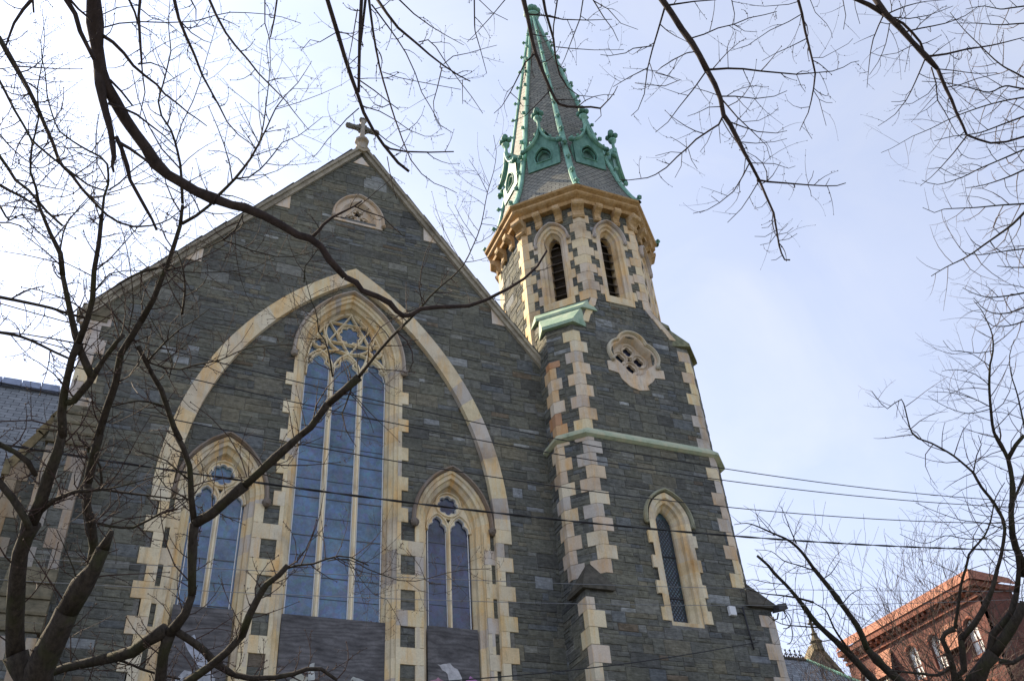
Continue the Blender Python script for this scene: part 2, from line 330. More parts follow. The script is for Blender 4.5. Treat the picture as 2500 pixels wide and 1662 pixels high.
nt.links.new(uv.outputs['UV'], br.inputs['Vector']); n = noise(nt, 1.2, 5, 0.6)
nt.links.new(mix(nt, br.outputs['Color'], ramp(nt, n.outputs['Fac'], [(0.3, G(0.7)), (0.7, G(1.2))])), b.inputs['Base Color'])
M_TERRA, nt, b = mat('terracotta', rough=0.8); n = noise(nt, 4, 5, 0.6)
nt.links.new(mix(nt, attr(nt), ramp(nt, n.outputs['Fac'], [(0.3, (0.10, 0.034, 0.022)), (0.7, (0.22, 0.072, 0.042))])), b.inputs['Base Color'])
M_PALE, _, _ = mat('pale_sky_reflection', (0.62, 0.62, 0.6), 0.7)  # bright sky reflected in the upper brick-building windows, painted as a flat pale colour
M_ASPH, nt, b = mat('asphalt', rough=0.9); n = noise(nt, 40, 4, 0.6); nt.links.new(ramp(nt, n.outputs['Fac'], [(0.3, G(0.04)), (0.7, G(0.065))]), b.inputs['Base Color'])
M_CONC, nt, b = mat('pavement_concrete', rough=0.9); n = noise(nt, 4, 6, 0.6); nt.links.new(ramp(nt, n.outputs['Fac'], [(0.3, G(0.25)), (0.7, G(0.36))]), b.inputs['Base Color'])
M_LAWN, nt, b = mat('winter_lawn', rough=1); n = noise(nt, 5, 6, 0.7); nt.links.new(ramp(nt, n.outputs['Fac'], [(0.3, (0.05, 0.055, 0.025)), (0.7, (0.13, 0.12, 0.06))]), b.inputs['Base Color'])
M_PAINT, _, _ = mat('line_paint', (0.7, 0.7, 0.68), 0.7)

LIMES = [(0.62, 0.54, 0.36), (0.64, 0.56, 0.39), (0.60, 0.54, 0.41), (0.64, 0.51, 0.31), (0.58, 0.50, 0.35), (0.56, 0.49, 0.37), (0.66, 0.58, 0.41)]
GREYL = [(0.45, 0.42, 0.38), (0.50, 0.46, 0.41), (0.43, 0.40, 0.36)]
TAN = [(0.57, 0.47, 0.34), (0.55, 0.47, 0.38), (0.48, 0.42, 0.36), (0.58, 0.51, 0.41), (0.50, 0.41, 0.31)]
RUSTY = [(0.50, 0.33, 0.19), (0.42, 0.25, 0.15), (0.55, 0.42, 0.27), (0.46, 0.36, 0.28), (0.58, 0.51, 0.41)]
def lime(r, grey=0.1): return r.choice(GREYL) if r.random() < grey else r.choice(LIMES)
STONES = [((0.132, 0.134, 0.113), 42), ((0.122, 0.126, 0.115), 28), ((0.150, 0.143, 0.113), 14), ((0.094, 0.096, 0.089), 9), ((0.168, 0.172, 0.16), 6), ((0.122, 0.133, 0.138), 6), ((0.24, 0.255, 0.26), 2), ((0.145, 0.12, 0.09), 1)]
SW = [w_ for _, w_ in STONES]
def stonecol(r):
    c = r.choices(STONES, SW)[0][0]; k = r.uniform(0.86, 1.14); return tuple(x*k for x in c)

def clip_half(poly, p, n):      # keep points with (x-p).n >= 0
    out = []; m = len(poly)
    for i in range(m):
        A, B = poly[i], poly[(i+1) % m]
        da = (A[0]-p[0])*n[0]+(A[1]-p[1])*n[1]; db = (B[0]-p[0])*n[0]+(B[1]-p[1])*n[1]
        if da >= 0: out.append(A)
        if (da >= 0) != (db >= 0):
            t = da/(da-db); out.append((A[0]+(B[0]-A[0])*t, A[1]+(B[1]-A[1])*t))
    return out
def area(p): return 0.5*abs(sum(p[i][0]*p[(i+1) % len(p)][1]-p[(i+1) % len(p)][0]*p[i][1] for i in range(len(p))))
def rubble(mb, fr, poly, opens=(), d=0, seed=1, rough=0.014, cf=stonecol, only=None, small=0.95):
    r = random.Random(seed); g = 0.006
    # make poly counter-clockwise
    s = sum(poly[i][0]*poly[(i+1) % len(poly)][1]-poly[(i+1) % len(poly)][0]*poly[i][1] for i in range(len(poly)))
    if s < 0: poly = poly[::-1]
    a0 = min(p[0] for p in poly); a1 = max(p[0] for p in poly); z0 = min(p[1] for p in poly); z1 = max(p[1] for p in poly)
    def emit(A0, A1, Z0, Z1):
        pcs = [[(A0, Z0), (A1, Z0), (A1, Z1), (A0, Z1)]]
        for i in range(len(poly)):
            p, q = poly[i], poly[(i+1) % len(poly)]; n = (-(q[1]-p[1]), q[0]-p[0])
            pcs = [clip_half(x, p, n) for x in pcs]; pcs = [x for x in pcs if len(x) > 2]
        for f, ac in opens:
            s0, s1 = f(Z0), f(Z1)
            if s0 is None and s1 is None: continue
            if s0 is None: s0 = s1
            if s1 is None: s1 = (ac, ac)
            if A1 < min(s0[0], s1[0]) or A0 > max(s0[1], s1[1]): continue
            new = []
            for x in pcs:
                for side in (0, 1):
                    p, q = (s0[side], Z0), (s1[side], Z1); n = (-(q[1]-p[1]), q[0]-p[0])
                    if side: n = (-n[0], -n[1])
                    y = clip_half(x, p, n)
                    if len(y) > 2: new.append(y)
            pcs = new
        for x in pcs:
            if area(x) < 0.0025: continue
            cx = sum(p[0] for p in x)/len(x); cz = sum(p[1] for p in x)/len(x)
            if only and not only(cx, cz): continue
            def ins(x, e):
                o = []
                for a, z in x:
                    da, dz = a-cx, z-cz; o.append((a-math.copysign(min(e, abs(da)*.6), da), z-math.copysign(min(e, abs(dz)*.6), dz)))
                return o
            o1 = ins(x, g); e = r.uniform(0.008, 0.02); o2 = ins(x, g+e); dd = d+r.uniform(0.2, 1)*rough
            n = len(x); tl = [r.uniform(-0.006, 0.006) for _ in x]
            P = [fr(a, z, d-0.05) for a, z in o1]+[fr(a, z, dd-0.008) for a, z in o1]+[fr(a, z, dd+t) for (a, z), t in zip(o2, tl)]
            F = [(i, (i+1) % n, n+(i+1) % n, n+i) for i in range(n)]+[(n+i, n+(i+1) % n, 2*n+(i+1) % n, 2*n+i) for i in range(n)]+[tuple(range(2*n, 3*n))]
            mb.mesh(P, F, cf(r))
    z = z0
    while z < z1:
        H = r.choice([0.26, 0.31, 0.36, 0.42])*small; a = a0-r.uniform(0, 0.5)
        while a < a1:
            if r.random() < 0.42:
                wd = r.uniform(0.3, 0.85)*small; emit(a, a+wd, z, z+H); a += wd
            else:
                W = r.uniform(0.5, 1.3)*small; k = 2 if (H < 0.33*small or r.random() < 0.6) else 3
                cuts = sorted([r.uniform(0.3, 0.7)] if k == 2 else [r.uniform(0.25, 0.4), r.uniform(0.6, 0.75)]); cuts = [0]+cuts+[1]
                for j in range(k):
                    b_ = a
                    while b_ < a+W-1e-6:
                        wd = min(r.uniform(0.25, 0.8)*small, a+W-b_)
                        if a+W-b_-wd < 0.12: wd = a+W-b_
                        emit(b_, b_+wd, z+H*cuts[j], z+H*cuts[j+1]); b_ += wd
                a += W
        z += H
def backing(mb, fr, outer, holes, d0, d1):
    # a slab with holes: front face, edges
    loops = [outer]+holes; pts = [p for l in loops for p in l]
    tri = tessellate_polygon([[Vector((a, z, 0)) for a, z in l] for l in loops])
    n = len(pts); P = [fr(a, z, d1) for a, z in pts]+[fr(a, z, d0) for a, z in pts]; F = [tuple(t) for t in tri]+[tuple(n+i for i in reversed(t)) for t in tri]
    k = 0
    for l in loops:
        m = len(l); F += [(k+i, k+(i+1) % m, n+k+(i+1) % m, n+k+i) for i in range(m)]; k += m
    mb.mesh(P, F)
def loft(mb, fr, prof, outl, cf):    # prof [(offset,d)], outl(offset)->points
    O = [outl(o) for o, _ in prof]
    for k in range(len(prof)-1):
        A, B = O[k], O[k+1]; d0, d1 = prof[k][1], prof[k+1][1]
        for i in range(len(A)-1):
            mb.face([fr(*A[i], d0), fr(*A[i+1], d0), fr(*B[i+1], d1), fr(*B[i], d1)], cf(i))
def blocks(mb, fr, z0, h, n, inner, longs, shorts, d0, d1, r, start=0, grey=0.1, pal=None, sgn=1):
    # toothed quoins: from a=inner outwards
    for i in range(n):
        o = longs if (i+start) % 2 == 0 else shorts; o += r.uniform(-0.015, 0.015)
        a, b_ = sorted((sgn*inner, sgn*o)); zz = z0+i*h
        box(mb, fr, a, b_, zz+0.002, zz+h-0.002, d0, d1+r.uniform(0, 0.006), (r.choice(pal) if pal else lime(r, grey)), 0.005)

# ------------------------------------------------------------------ the church
rng = random.Random(7)
CH = empty('stone_church', (4.66, 20, 0), label='grey rubble stone church with cream dressings, pointed stained glass windows and a green ribbed spire', cat='church')
FF = Frame((4.66, 20, 0), (1, 0, 0), (0, -1, 0))     # the gable front
SL, ZA = 1.31, 25.75                                  # gable slope and apex under the coping
XL, XR = -6.6, 6.0
MORT = (0.165, 0.165, 0.155)
big = Arch(4.42, 7.94, 12.6)
winC = Arch(1.14, 1.97, 17.25)
winC.c = 1.13; winC.R = 2.27; winC.w = 1.14
def sidew(a0):
    s = Arch(0.60, 1.13, 12.65, a0); s.c = 0.77; s.R = 1.37; return s
winL, winR = sidew(-2.88), sidew(2.88)
rnd = Arch(0.50, 0.72, 22.62)
gable = [(XL, 0), (6.6, 0), (6.6, ZA-SL*6.6), (0, ZA), (XL, ZA-SL*6.6)]
# outer wall
mb = MB()
backing(mb, FF, gable, [big.outline(-0.2, 0.02), rnd.outline(0.08, 22.6, 8)], -0.6, -0.008)
mb.c = [MORT]*len(mb.c)
rubble(mb, FF, gable, [big.span(-0.1, -1), rnd.span(0.25, 22.4)], 0, 11)
gw = mb.build('gable_wall', M_STONE, CH)
# recessed field inside the great arch
mb = MB(); F2 = -0.14
fld = big.outline(-0.2, 0.0)
backing(mb, FF, fld, [winC.outline(0.26, 6.9), winL.outline(0.30, 6.9), winR.outline(0.30, 6.9)], -0.95, F2-0.008)
mb.c = [MORT]*len(mb.c)
rubble(mb, FF, fld, [winC.span(0.31, 6.9), winL.span(0.35, 6.9), winR.span(0.35, 6.9)], F2, 12)
mb.build('arch_field_wall', M_STONE, CH)
# voussoirs of dark stone round the side window hoods are part of the field; great arch:
mb = MB(); r = random.Random(3)
n = 30; A1 = big.arc(-0.44, n); A2 = big.arc(0.0, n); k = 0
# individual voussoirs, two or three arc steps each
i = 0
while i < 2*n:
    st = r.choice([2, 2, 3]); j = min(2*n, i+st)
    if i < n < j: j = n
    c_ = lime(r, 0.12); e = 0.003
    pin = A1[i:j+1]; pout = A2[i:j+1]
    m_ = len(pin); d1 = 0.03+r.uniform(0, 0.006)
    P = [FF(*p, d1) for p in pin]+[FF(*p, d1) for p in pout]+[FF(*p, -0.16) for p in pin]+[FF(*p, -0.01) for p in pout]
    F = []
    for q in range(m_-1):
        F += [(q, q+1, m_+q+1, m_+q), (q+1, q, 2*m_+q, 2*m_+q+1), (m_+q, m_+q+1, 3*m_+q+1, 3*m_+q)]
    F += [(0, m_, 3*m_, 2*m_), (m_-1, 2*m_-1, 4*m_-1, 3*m_-1)]
    # pull the ends apart a hair for the joint
    mb.mesh(P, F, c_)
    i = j
for sgn in (-1, 1):
    z = 12.6; k = 0
    while z > 0:
        h = 0.385; o = 4.42 if (k < 1 or k % 2 == 0) else 4.2
        a, b_ = sorted((sgn*3.98, sgn*(o+r.uniform(-.015, .015))))
        box(mb, FF, a, b_, z-h+0.002, z-0.002, -0.16, 0.03+r.uniform(0, .006), lime(r, 0.12), 0.005); z -= h; k += 1
mb.build('great_arch', M_LIME, CH)
# sandstone field between the windows, with dark square panels left open
dl = F2+0.04
for s_ in (-1, 1):
    inner = MB(); side = MB()
    def bx(mb, a, b_, z, h):
        a, b_ = sorted((s_*a, s_*b_)); box(mb, FF, a, b_, z-h+0.004, z-0.004, F2-0.05, dl+r.uniform(0, .006), lime(r, 0.08), 0.006)
    z = 12.53; row = 0
    while z > 0.2:
        panel = row % 2 == 0; h = 0.49 if panel else 0.398
        if panel: bx(inner, 1.40, 1.50, z, h); bx(inner, 1.86, 2.08, z, h); bx(side, 3.70, 3.84, z, h)
        else: bx(inner, 1.40, 1.68, z, h); bx(inner, 1.68, 2.08, z, h); bx(side, 3.70, 3.98, z, h)
        z -= h; row += 1
    z = 12.53; k = 0        # toothed jamb of the middle window above that level
    while z < 16.9:
        h = 0.40 if k % 2 == 0 else 0.488; bx(inner, 1.40, 1.68 if k % 2 == 0 else 1.50, z+h, h); z += h; k += 1
    inner.build('sandstone_jamb', M_LIME, CH); side.build('sandstone_jamb', M_LIME, CH)

def head(cx, w, rise, zs, cusp=0.16, n=10):
    # cusped (trefoil) light head from left springing to right
    A = Arch(w, rise, zs, cx).arc(0, n); m = len(A); out = []
    cz = zs+rise*0.30
    for i, (a, z) in enumerate(A):
        t = i/(m-1); k = abs(t-0.5)*2       # 0 at apex, 1 at springing
        g = math.exp(-((k-0.52)/0.11)**2)
        out.append((a+(cx-a)*cusp*g*1.5, z+(cz-z)*cusp*g))
    return out
def lobes(cx, cz, r, n, dep, m=64, rot=0):
    return [(cx+(r-dep+dep*abs(math.cos(n*t/2+rot))*1.0)*math.cos(t), cz+(r-dep+dep*abs(math.cos(n*t/2+rot)))*math.sin(t)) for t in [2*PI*i/m for i in range(m)]]
def boss(mb, p, s, col, rr):
    sphere(mb, p, s, col, 1, 1, 1.1, 8, 6)
    for _ in range(9):
        v = Vector((rr.uniform(-1, 1), rr.uniform(-1, 0.2), rr.uniform(-1, 1))).normalized(); sphere(mb, p+v*s*0.75, s*0.42, col, n=6, m=4)
def hood_mould(name, arch, off, fr, d, wd, drop, par, col, rr, proj=0.09, bs=0.09, mat_=None):
    mb = MB(); pts = arch.arc(off, 14); pts = [(pts[0][0], pts[0][1]-drop)]+pts+[(pts[-1][0], pts[-1][1]-drop)]
    bar(mb, fr, pts, wd, d-0.03, d+proj, col, ch=0.5)
    o = mb.build('hood_mould', mat_ or M_LIME, par)
    for a, z in (pts[0], pts[-1]):
        mb = MB(); boss(mb, fr(a, z-bs*0.6, d+bs*0.7), bs, tuple(x*0.75 for x in col), rr); mb.build('label_stop', mat_ or M_LIME, par)
    return o
def big_window(arch, zb, prof, name='window'):
    rr = random.Random(int(arch.a0*10)+50)
    mb = MB(); cols = [lime(rr, .06) for _ in range(80)]
    loft(mb, FF, prof, lambda o: arch.outline(o, zb, 14, 0.444), lambda i: cols[(i//2) % 80] if i > 200 else cols[i % 80])
    # sill
    box(mb, FF, arch.a0-arch.w-0.3, arch.a0+arch.w+0.3, zb-0.25, zb+0.02, -0.75, F2+0.1, lime(rr, 0))
    return mb.build(name, M_LIME, CH), rr

GZ = -0.56   # glazing depth
# ---- middle window
profC = [(0.36, F2+.042), (0.27, F2+.042), (0.25, F2-.01), (0.17, F2-.02), (0.155, F2-.11), (0.07, F2-.17), (0.06, F2-.28), (0, F2-.36), (0, -0.8)]
wc, rr = big_window(winC, 6.9, profC)
hood_mould('hood', winC, 0.40, FF, F2+.03, 0.10, 0.10, wc, (0.36, 0.32, 0.28), rr, 0.13, 0.10)
mb = MB(); backing(mb, FF, winC.outline(0.02, 6.9), [], GZ-0.03, GZ); g_ = mb.build('leaded_glass', M_GLASS, wc)
mb = MB(); bc = (0.76, 0.68, 0.50); bd0, bd1 = GZ-.02, GZ+.13
for a in (-0.41, 0.41): bar(mb, FF, [(a, 6.9), (a, 12), (a, 17.05)], 0.105, bd0, bd1, bc)
for cx in (-0.78, 0, 0.78):
    hw = 0.37 if cx else 0.36
    bar(mb, FF, Arch(hw+.03, 0.66, 17.03, cx).arc(0, 10), 0.07, bd0, bd1, bc)
    h = head(cx, hw, 0.62, 17.0, 0.20); bar(mb, FF, h, 0.05, bd0, bd1-.05, bc)
for s in (-1, 1): bar(mb, FF, winC.outline(-0.03, 16.8, 14)[0:1]+winC.arc(-0.03, 14), 0.06, bd0, bd1, bc) if s > 0 else None
RC = (0.05, 18.42); RR = 0.70
circ = lambda c, r, n=36: [(c[0]+r*math.cos(2*PI*i/n), c[1]+r*math.sin(2*PI*i/n)) for i in range(n)]
bar(mb, FF, circ(RC, RR), 0.06, bd0, bd1, bc, True)
for off in (90, 270):
    V = [(RC[0]+RR*math.cos(rad(off+120*k)), RC[1]+RR*math.sin(rad(off+120*k))) for k in range(3)]
    for k in range(3): bar(mb, FF, [V[k], V[(k+1) % 3]], 0.055, bd0, bd1-.012*(1 if off == 90 else 2), bc)
bar(mb, FF, circ(RC, 0.37, 24), 0.06, bd0, bd1-.04, bc, True)
bar(mb, FF, lobes(*RC, 0.32, 8, 0.06), 0.05, bd0, bd1-.07, bc, True)
for s in (-1, 1):
    cc = (s*0.80, 17.98); bar(mb, FF, circ(cc, 0.20, 20), 0.06, bd0, bd1, bc, True); bar(mb, FF, lobes(*cc, 0.165, 4, 0.05, 32), 0.04, bd0, bd1-.04, bc, True)
    bar(mb, FF, [(s*0.41, 17.03), (s*0.47, 17.35), (s*0.56, 17.7), (s*0.62, 18.05), (s*0.70, 18.4), (s*0.74, 18.72)], 0.055, bd0, bd1-.008, bc)
    bar(mb, FF, [(s*1.05, 17.25), (s*0.9, 17.5), (s*0.6, 17.72), (s*0.3, 17.78), (s*0.05, 17.72)], 0.055, bd0, bd1-.016, bc)
    bar(mb, FF, [(s*0.56, 18.85), (s*0.80, 18.45), (s*1.0, 18.0)], 0.045, bd0, bd1-.02, bc)
mb.build('tracery', M_LIME, wc)
mb = MB()
for cx, hw in ((-0.78, 0.315), (0, 0.355), (0.78, 0.315)):
    x0, x1 = (cx-hw, cx+hw)
    if cx < 0: x0 = -1.13
    if cx > 0: x1 = 1.13
    for a in (x0+.012, x1-.012): box(mb, FF, a-.012, a+.012, 6.95, 17.0, GZ, GZ+.03)
    bar(mb, FF, head(cx, hw-.015, 0.56, 17.0, 0.2), 0.022, GZ, GZ+.03)
mb.build('glazing_edge', M_PUTTY, wc)
z = 7.4; k = 0
while z < 16.9:
    for x0, x1 in ((-1.13, -.46), (-.355, .355), (.46, 1.13)): mb = MB(); box(mb, FF, x0, x1, z, z+(0.022 if k % 2 else 0.008), GZ, GZ+.015); mb.build('saddle_bar', M_LEAD, wc)
    z += 0.52; k += 1
# ---- side windows
profS = [(0.39, F2+.042), (0.31, F2+.042), (0.29, F2-.01), (0.20, F2-.02), (0.185, F2-.11), (0.09, F2-.17), (0.075, F2-.28), (0, F2-.36), (0, -0.8)]
for arch in (winL, winR):
    ws, rr = big_window(arch, 6.9, profS); a0 = arch.a0
    hood_mould('hood', arch, 0.45, FF, F2+.03, 0.10, 0.05, ws, (0.22, 0.19, 0.165), rr, 0.13, 0.105)
    mb = MB(); backing(mb, FF, arch.outline(0.02, 6.9), [], GZ-0.03, GZ); mb.build('leaded_glass', M_GLASS if a0 < 0 else M_GLASS2, ws)
    mb = MB(); zs = 12.62
    o = arch.arc(0.01, 14)
    lo = [(arch.a0+arch.w, zs)]
    hr = head(a0+0.305, 0.255, 0.42, zs, 0.22); hl = head(a0-0.305, 0.255, 0.42, zs, 0.22)
    plate = [p for p in o] + list(reversed(hr)) + list(reversed(hl))
    oc = lobes(a0, 13.37, 0.29, 8, 0.05)
    sp = [[(a0-0.07, 12.98), (a0, 12.84), (a0+0.07, 12.98)]]
    backing(mb, FF, plate, [oc]+sp, GZ-.01, GZ+.09)
    mb.c = [bc]*len(mb.c)
    bar(mb, FF, circ((a0, 13.37), 0.345, 28), 0.05, GZ+.05, GZ+.15, bc, True)
    for cx in (-0.305, 0.305): bar(mb, FF, Arch(0.30, 0.47, zs, a0+cx).arc(0, 10), 0.05, GZ+.05, GZ+.145+(.004 if cx > 0 else 0), bc)
    bar(mb, FF, [(a0, 6.9), (a0, zs+.05)], 0.10, GZ-.01, GZ+.15, bc)
    mb.build('tracery', M_LIME, ws)
    mb = MB()
    for cx in (-0.305, 0.305):
        for s in (-1, 1): box(mb, FF, a0+cx+s*.243-.010, a0+cx+s*.243+.010, 6.95, zs, GZ, GZ+.03)
        bar(mb, FF, head(a0+cx, 0.243, 0.40, zs, 0.22), 0.022, GZ, GZ+.1)
    bar(mb, FF, lobes(a0, 13.37, 0.28, 8, 0.05), 0.02, GZ, GZ+.1, closed=True)
    mb.build('glazing_edge', M_PUTTY, ws)
    z = 7.35; k = 0
    while z < 12.7:
        for x0, x1 in ((-.55, -.06), (.06, .55)): mb = MB(); box(mb, FF, a0+x0, a0+x1, z, z+(0.020 if k % 2 else 0.008), GZ, GZ+.014); mb.build('saddle_bar', M_LEAD, ws)
        z += 0.55; k += 1
# ---- plywood boarding with torn posters
def board(a0, a1, zt, seed):
    mb = MB(); box(mb, FF, a0, a1, zt-2.44, zt, -0.36, -0.335); box(mb, FF, a0+.02, a1-.02, 6.95, zt-2.446, -0.362, -0.337)
    return mb.build('plywood_board', M_PLY, CH)
def scrap(par, pts, col, d=-0.333):
    mb = MB(); r_ = random.Random(int(abs(pts[0][0])*100)); m = len(pts); P = []
    for i in range(m):
        p, q = pts[i], pts[(i+1) % m]
        for k in range(4):
            t = k/4; P.append((p[0]+(q[0]-p[0])*t+r_.uniform(-.018, .018), p[1]+(q[1]-p[1])*t+r_.uniform(-.018, .018)))
    backing(mb, FF, P, [], d, d+.003); mb.c = [col]*len(mb.c); mb.build('torn_poster', M_PAPER, par)
bC = board(-1.19, 1.21, 10.0, 1)
bR = board(winR.a0-.64, winR.a0+.64, 10.03, 2)
bL = board(winL.a0-.64, winL.a0+.64, 9.99, 3)
scrap(bC, [(-0.92, 8.25), (-0.55, 8.3), (-0.5, 8.62), (-0.7, 8.7), (-0.9, 8.55)], (0.45, 0.45, 0.38)); scrap(bC, [(-0.5, 8.3), (-0.36, 8.3), (-0.38, 8.95), (-0.5, 8.9)], (0.5, 0.52, 0.5), -.329)
scrap(bC, [(0.35, 8.55), (0.9, 8.5), (0.8, 8.62), (0.5, 8.72)], (0.42, 0.44, 0.42)); scrap(bC, [(-0.1, 8.35), (0.35, 8.3), (0.3, 8.5), (0.0, 8.52)], (0.3, 0.33, 0.33), -.329)
scrap(bL, [(-3.25, 9.3), (-3.0, 9.35), (-2.7, 8.95), (-2.5, 8.5), (-2.62, 8.45), (-2.9, 8.8)], (0.42, 0.45, 0.52)); scrap(bL, [(-3.3, 8.3), (-2.5, 8.25), (-2.45, 8.5), (-3.1, 8.6)], (0.4, 0.42, 0.46), -.329)
R0 = winR.a0
scrap(bR, [(R0-0.60, 8.3), (R0-0.2, 8.3), (R0-0.2, 8.72), (R0-0.38, 8.82), (R0-0.58, 8.72)], (0.46, 0.25, 0.33))
scrap(bR, [(R0-0.42, 9.12), (R0-0.1, 9.16), (R0+0.12, 9.0), (R0+0.3, 8.5), (R0+0.2, 8.3), (R0-0.1, 8.3), (R0-0.15, 8.9)], (0.52, 0.52, 0.54), -.329)
scrap(bR, [(R0+0.2, 8.3), (R0+0.6, 8.3), (R0+0.58, 8.8), (R0+0.4, 8.9), (R0+0.22, 8.7)], (0.42, 0.2, 0.42), -.326)
# ---- round-headed trefoil window in the gable
mb = MB(); rr = random.Random(9)
tri = lambda o: rnd.outline(o, 22.46-o*0.25, 10)
loft(mb, FF, [(0.27, 0.028), (0.08, 0.028), (0.05, -0.03), (0.02, -0.12), (0, -0.2)], lambda o: tri(o)+[tri(o)[0]], lambda i: (0.55, 0.49, 0.42))
box(mb, FF, -0.77, 0.77, 22.40, 22.46+.01, -.02, 0.03, (0.55, 0.49, 0.42))
oc3 = []
for k in range(3):
    an = rad(90+120*k); cx, cz = 0+0.205*math.cos(an), 22.80+0.205*math.sin(an)
    oc3.append([(cx+(0.085+0.075*abs(math.cos(2.5*t)))*math.cos(t+an), cz+(0.085+0.075*abs(math.cos(2.5*t)))*math.sin(t+an)) for t in [2*PI*i/30 for i in range(30)]])
backing(mb, FF, tri(0.06), oc3, -0.26, -0.15); mb.c = [(0.55, 0.49, 0.42) if c == (1, 1, 1) else c for c in mb.c]
rw = mb.build('gable_window', M_LIME, CH)
mb = MB(); backing(mb, FF, tri(0.05), [], -0.36, -0.32); mb.build('leaded_glass', M_GLASS2, rw)
mb = MB(); tw = 0.045
for k in range(3):
    an = rad(90+120*k); bar(mb, FF, circ((0.205*math.cos(an), 22.80+0.205*math.sin(an)), 0.19, 20), 0.035, -.2, -.12+.003*k, (0.55, 0.49, 0.42), True)
mb.build('tracery', M_LIME, rw)
hood_mould('hood', rnd, 0.29, FF, 0.02, 0.085, 0.06, rw, (0.46, 0.40, 0.34), rr, 0.11, 0.075)

# ---- gable coping, kneeler stones, corner quoins
mb = MB(); r = random.Random(5); ang = math.atan(SL); ca, sa = math.cos(ang), math.sin(ang)
def along(s, t, off):   # t = distance from the apex down the slope, off = perpendicular outwards
    return (s*(t*ca+off*sa), ZA-t*sa+off*ca)
for s, TT in ((-1, 11.15), (1, 9.9)):
    t = 0.0
    while t < TT:
        l = min(r.uniform(0.9, 1.3), TT-t+.01); kk = r.uniform(0.6, 0.85); c_ = tuple(x*kk for x in (0.44, 0.41, 0.35))
        for o0, o1, da, db in ((-0.02, 0.11, -0.3, 0.10), (0.113, 0.20, -0.3, 0.16)):
            q = [along(s, t+.003, o0), along(s, t+l-.003, o0), along(s, t+l-.003, o1), along(s, t+.003, o1)]
            prism(mb, FF, q, da, db, c_)
        t += l
mb.mesh([FF(0, ZA-0.05, -.3), FF(-.25, ZA+.06, -.3), FF(.25, ZA+.06, -.3), FF(0, ZA+.42, -.3), FF(0, ZA-.05, .165), FF(-.25, ZA+.06, .165), FF(.25, ZA+.06, .165), FF(0, ZA+.42, .165)],
        [(4, 6, 7, 5), (0, 1, 3, 2), (0, 4, 5, 1), (0, 2, 6, 4), (1, 5, 7, 3), (2, 3, 7, 6)], (0.42, 0.37, 0.30))
mb.build('gable_coping', M_COPE, CH)
mb = MB()
for s, TT in ((-1, 10.7), (1, 9.9)):
    t = 0.25; k = 0
    while t < TT:
        l = 0.95; step = 0.02*(k % 2); q = [along(s, t, 0.204), along(s, t+l+.04, 0.204), along(s, t+l+.04, 0.25), along(s, t, 0.285)]
        prism(mb, FF, q, -26, 0.12, (0.75, 0.78, 0.85)); t += l; k += 1
mb.build('roof', M_CAP, CH)
for s in (-1, 1):
    for zt in (25.35, 22.95, 20.1, 17.35) if s < 0 else (22.95, 20.1):
        t0 = (ZA-zt)/SL; mb = MB()
        if zt > 25: prism(mb, FF, [(-0.27, 25.18), (0.27, 25.18), (0.0, 25.18+.36)], -.05, 0.03, (0.58, 0.54, 0.5))
        else: prism(mb, FF, [(s*(t0-0.02), zt), (s*(t0+0.42), zt-0.42*SL-.02), (s*(t0-.02), zt-0.56)] if s > 0 else [(s*(t0-.02), zt), (s*(t0-.02), zt-.56), (s*(t0+.42), zt-.57)], -.05, 0.03, (0.56, 0.51, 0.45))
        mb.build('kneeler_stone', M_LIME, CH)
mb = MB()
# quoins at the left corner, front and return
z = 17.2; k = 0
FL = Frame((4.66+XL, 20, 0), (0, -1, 0), (-1, 0, 0))
while z > 0:
    h = 0.43; l1, l2 = (0.5, 0.3) if k % 2 == 0 else (0.3, 0.5); c_ = r.choice(GREYL+LIMES[:3])
    c_ = tuple(0.93*x for x in (0.52, 0.47, 0.43)) if r.random() < .6 else c_
    box(mb, FF, XL-0.02, XL+l1, z-h+.003, z-.003, -l2, 0.022, c_, 0.005); z -= h; k += 1
mb.build('quoins', M_LIME, CH)
# side and eave of the nave
mb = MB(); rubble(mb, FL, [(-25, 0), (-0.3, 0), (-0.3, 17.1), (-25, 17.1)], [], 0, 21, only=lambda a, z: a > -9)
box(mb, FL, -26, -0.05, 0, 17.1, -0.4, -0.01, MORT); mb.build('nave_side_wall', M_STONE, CH)
mb = MB(); box(mb, FL, -0.62, 0.08, 17.02, 17.34, -0.45, 0.24, (1.6, 1.5, 1.3), 0.02); box(mb, FL, -0.5, 0.05, 16.88, 17.016, -0.40, 0.12, (1.9, 1.8, 1.5), 0.02)
tube(mb, [FL(-0.3, 16.62, -.1), FL(-0.3, 16.62, .20)], 0.085, 10, (0.9, 0.9, 0.9)); tube(mb, [FL(-26, 17.1, -.06), FL(-0.3, 17.1, -.06)], 0.07, 8, (0.6, 0.6, 0.6))
mb.build('eave_gutter', M_CAP, CH)
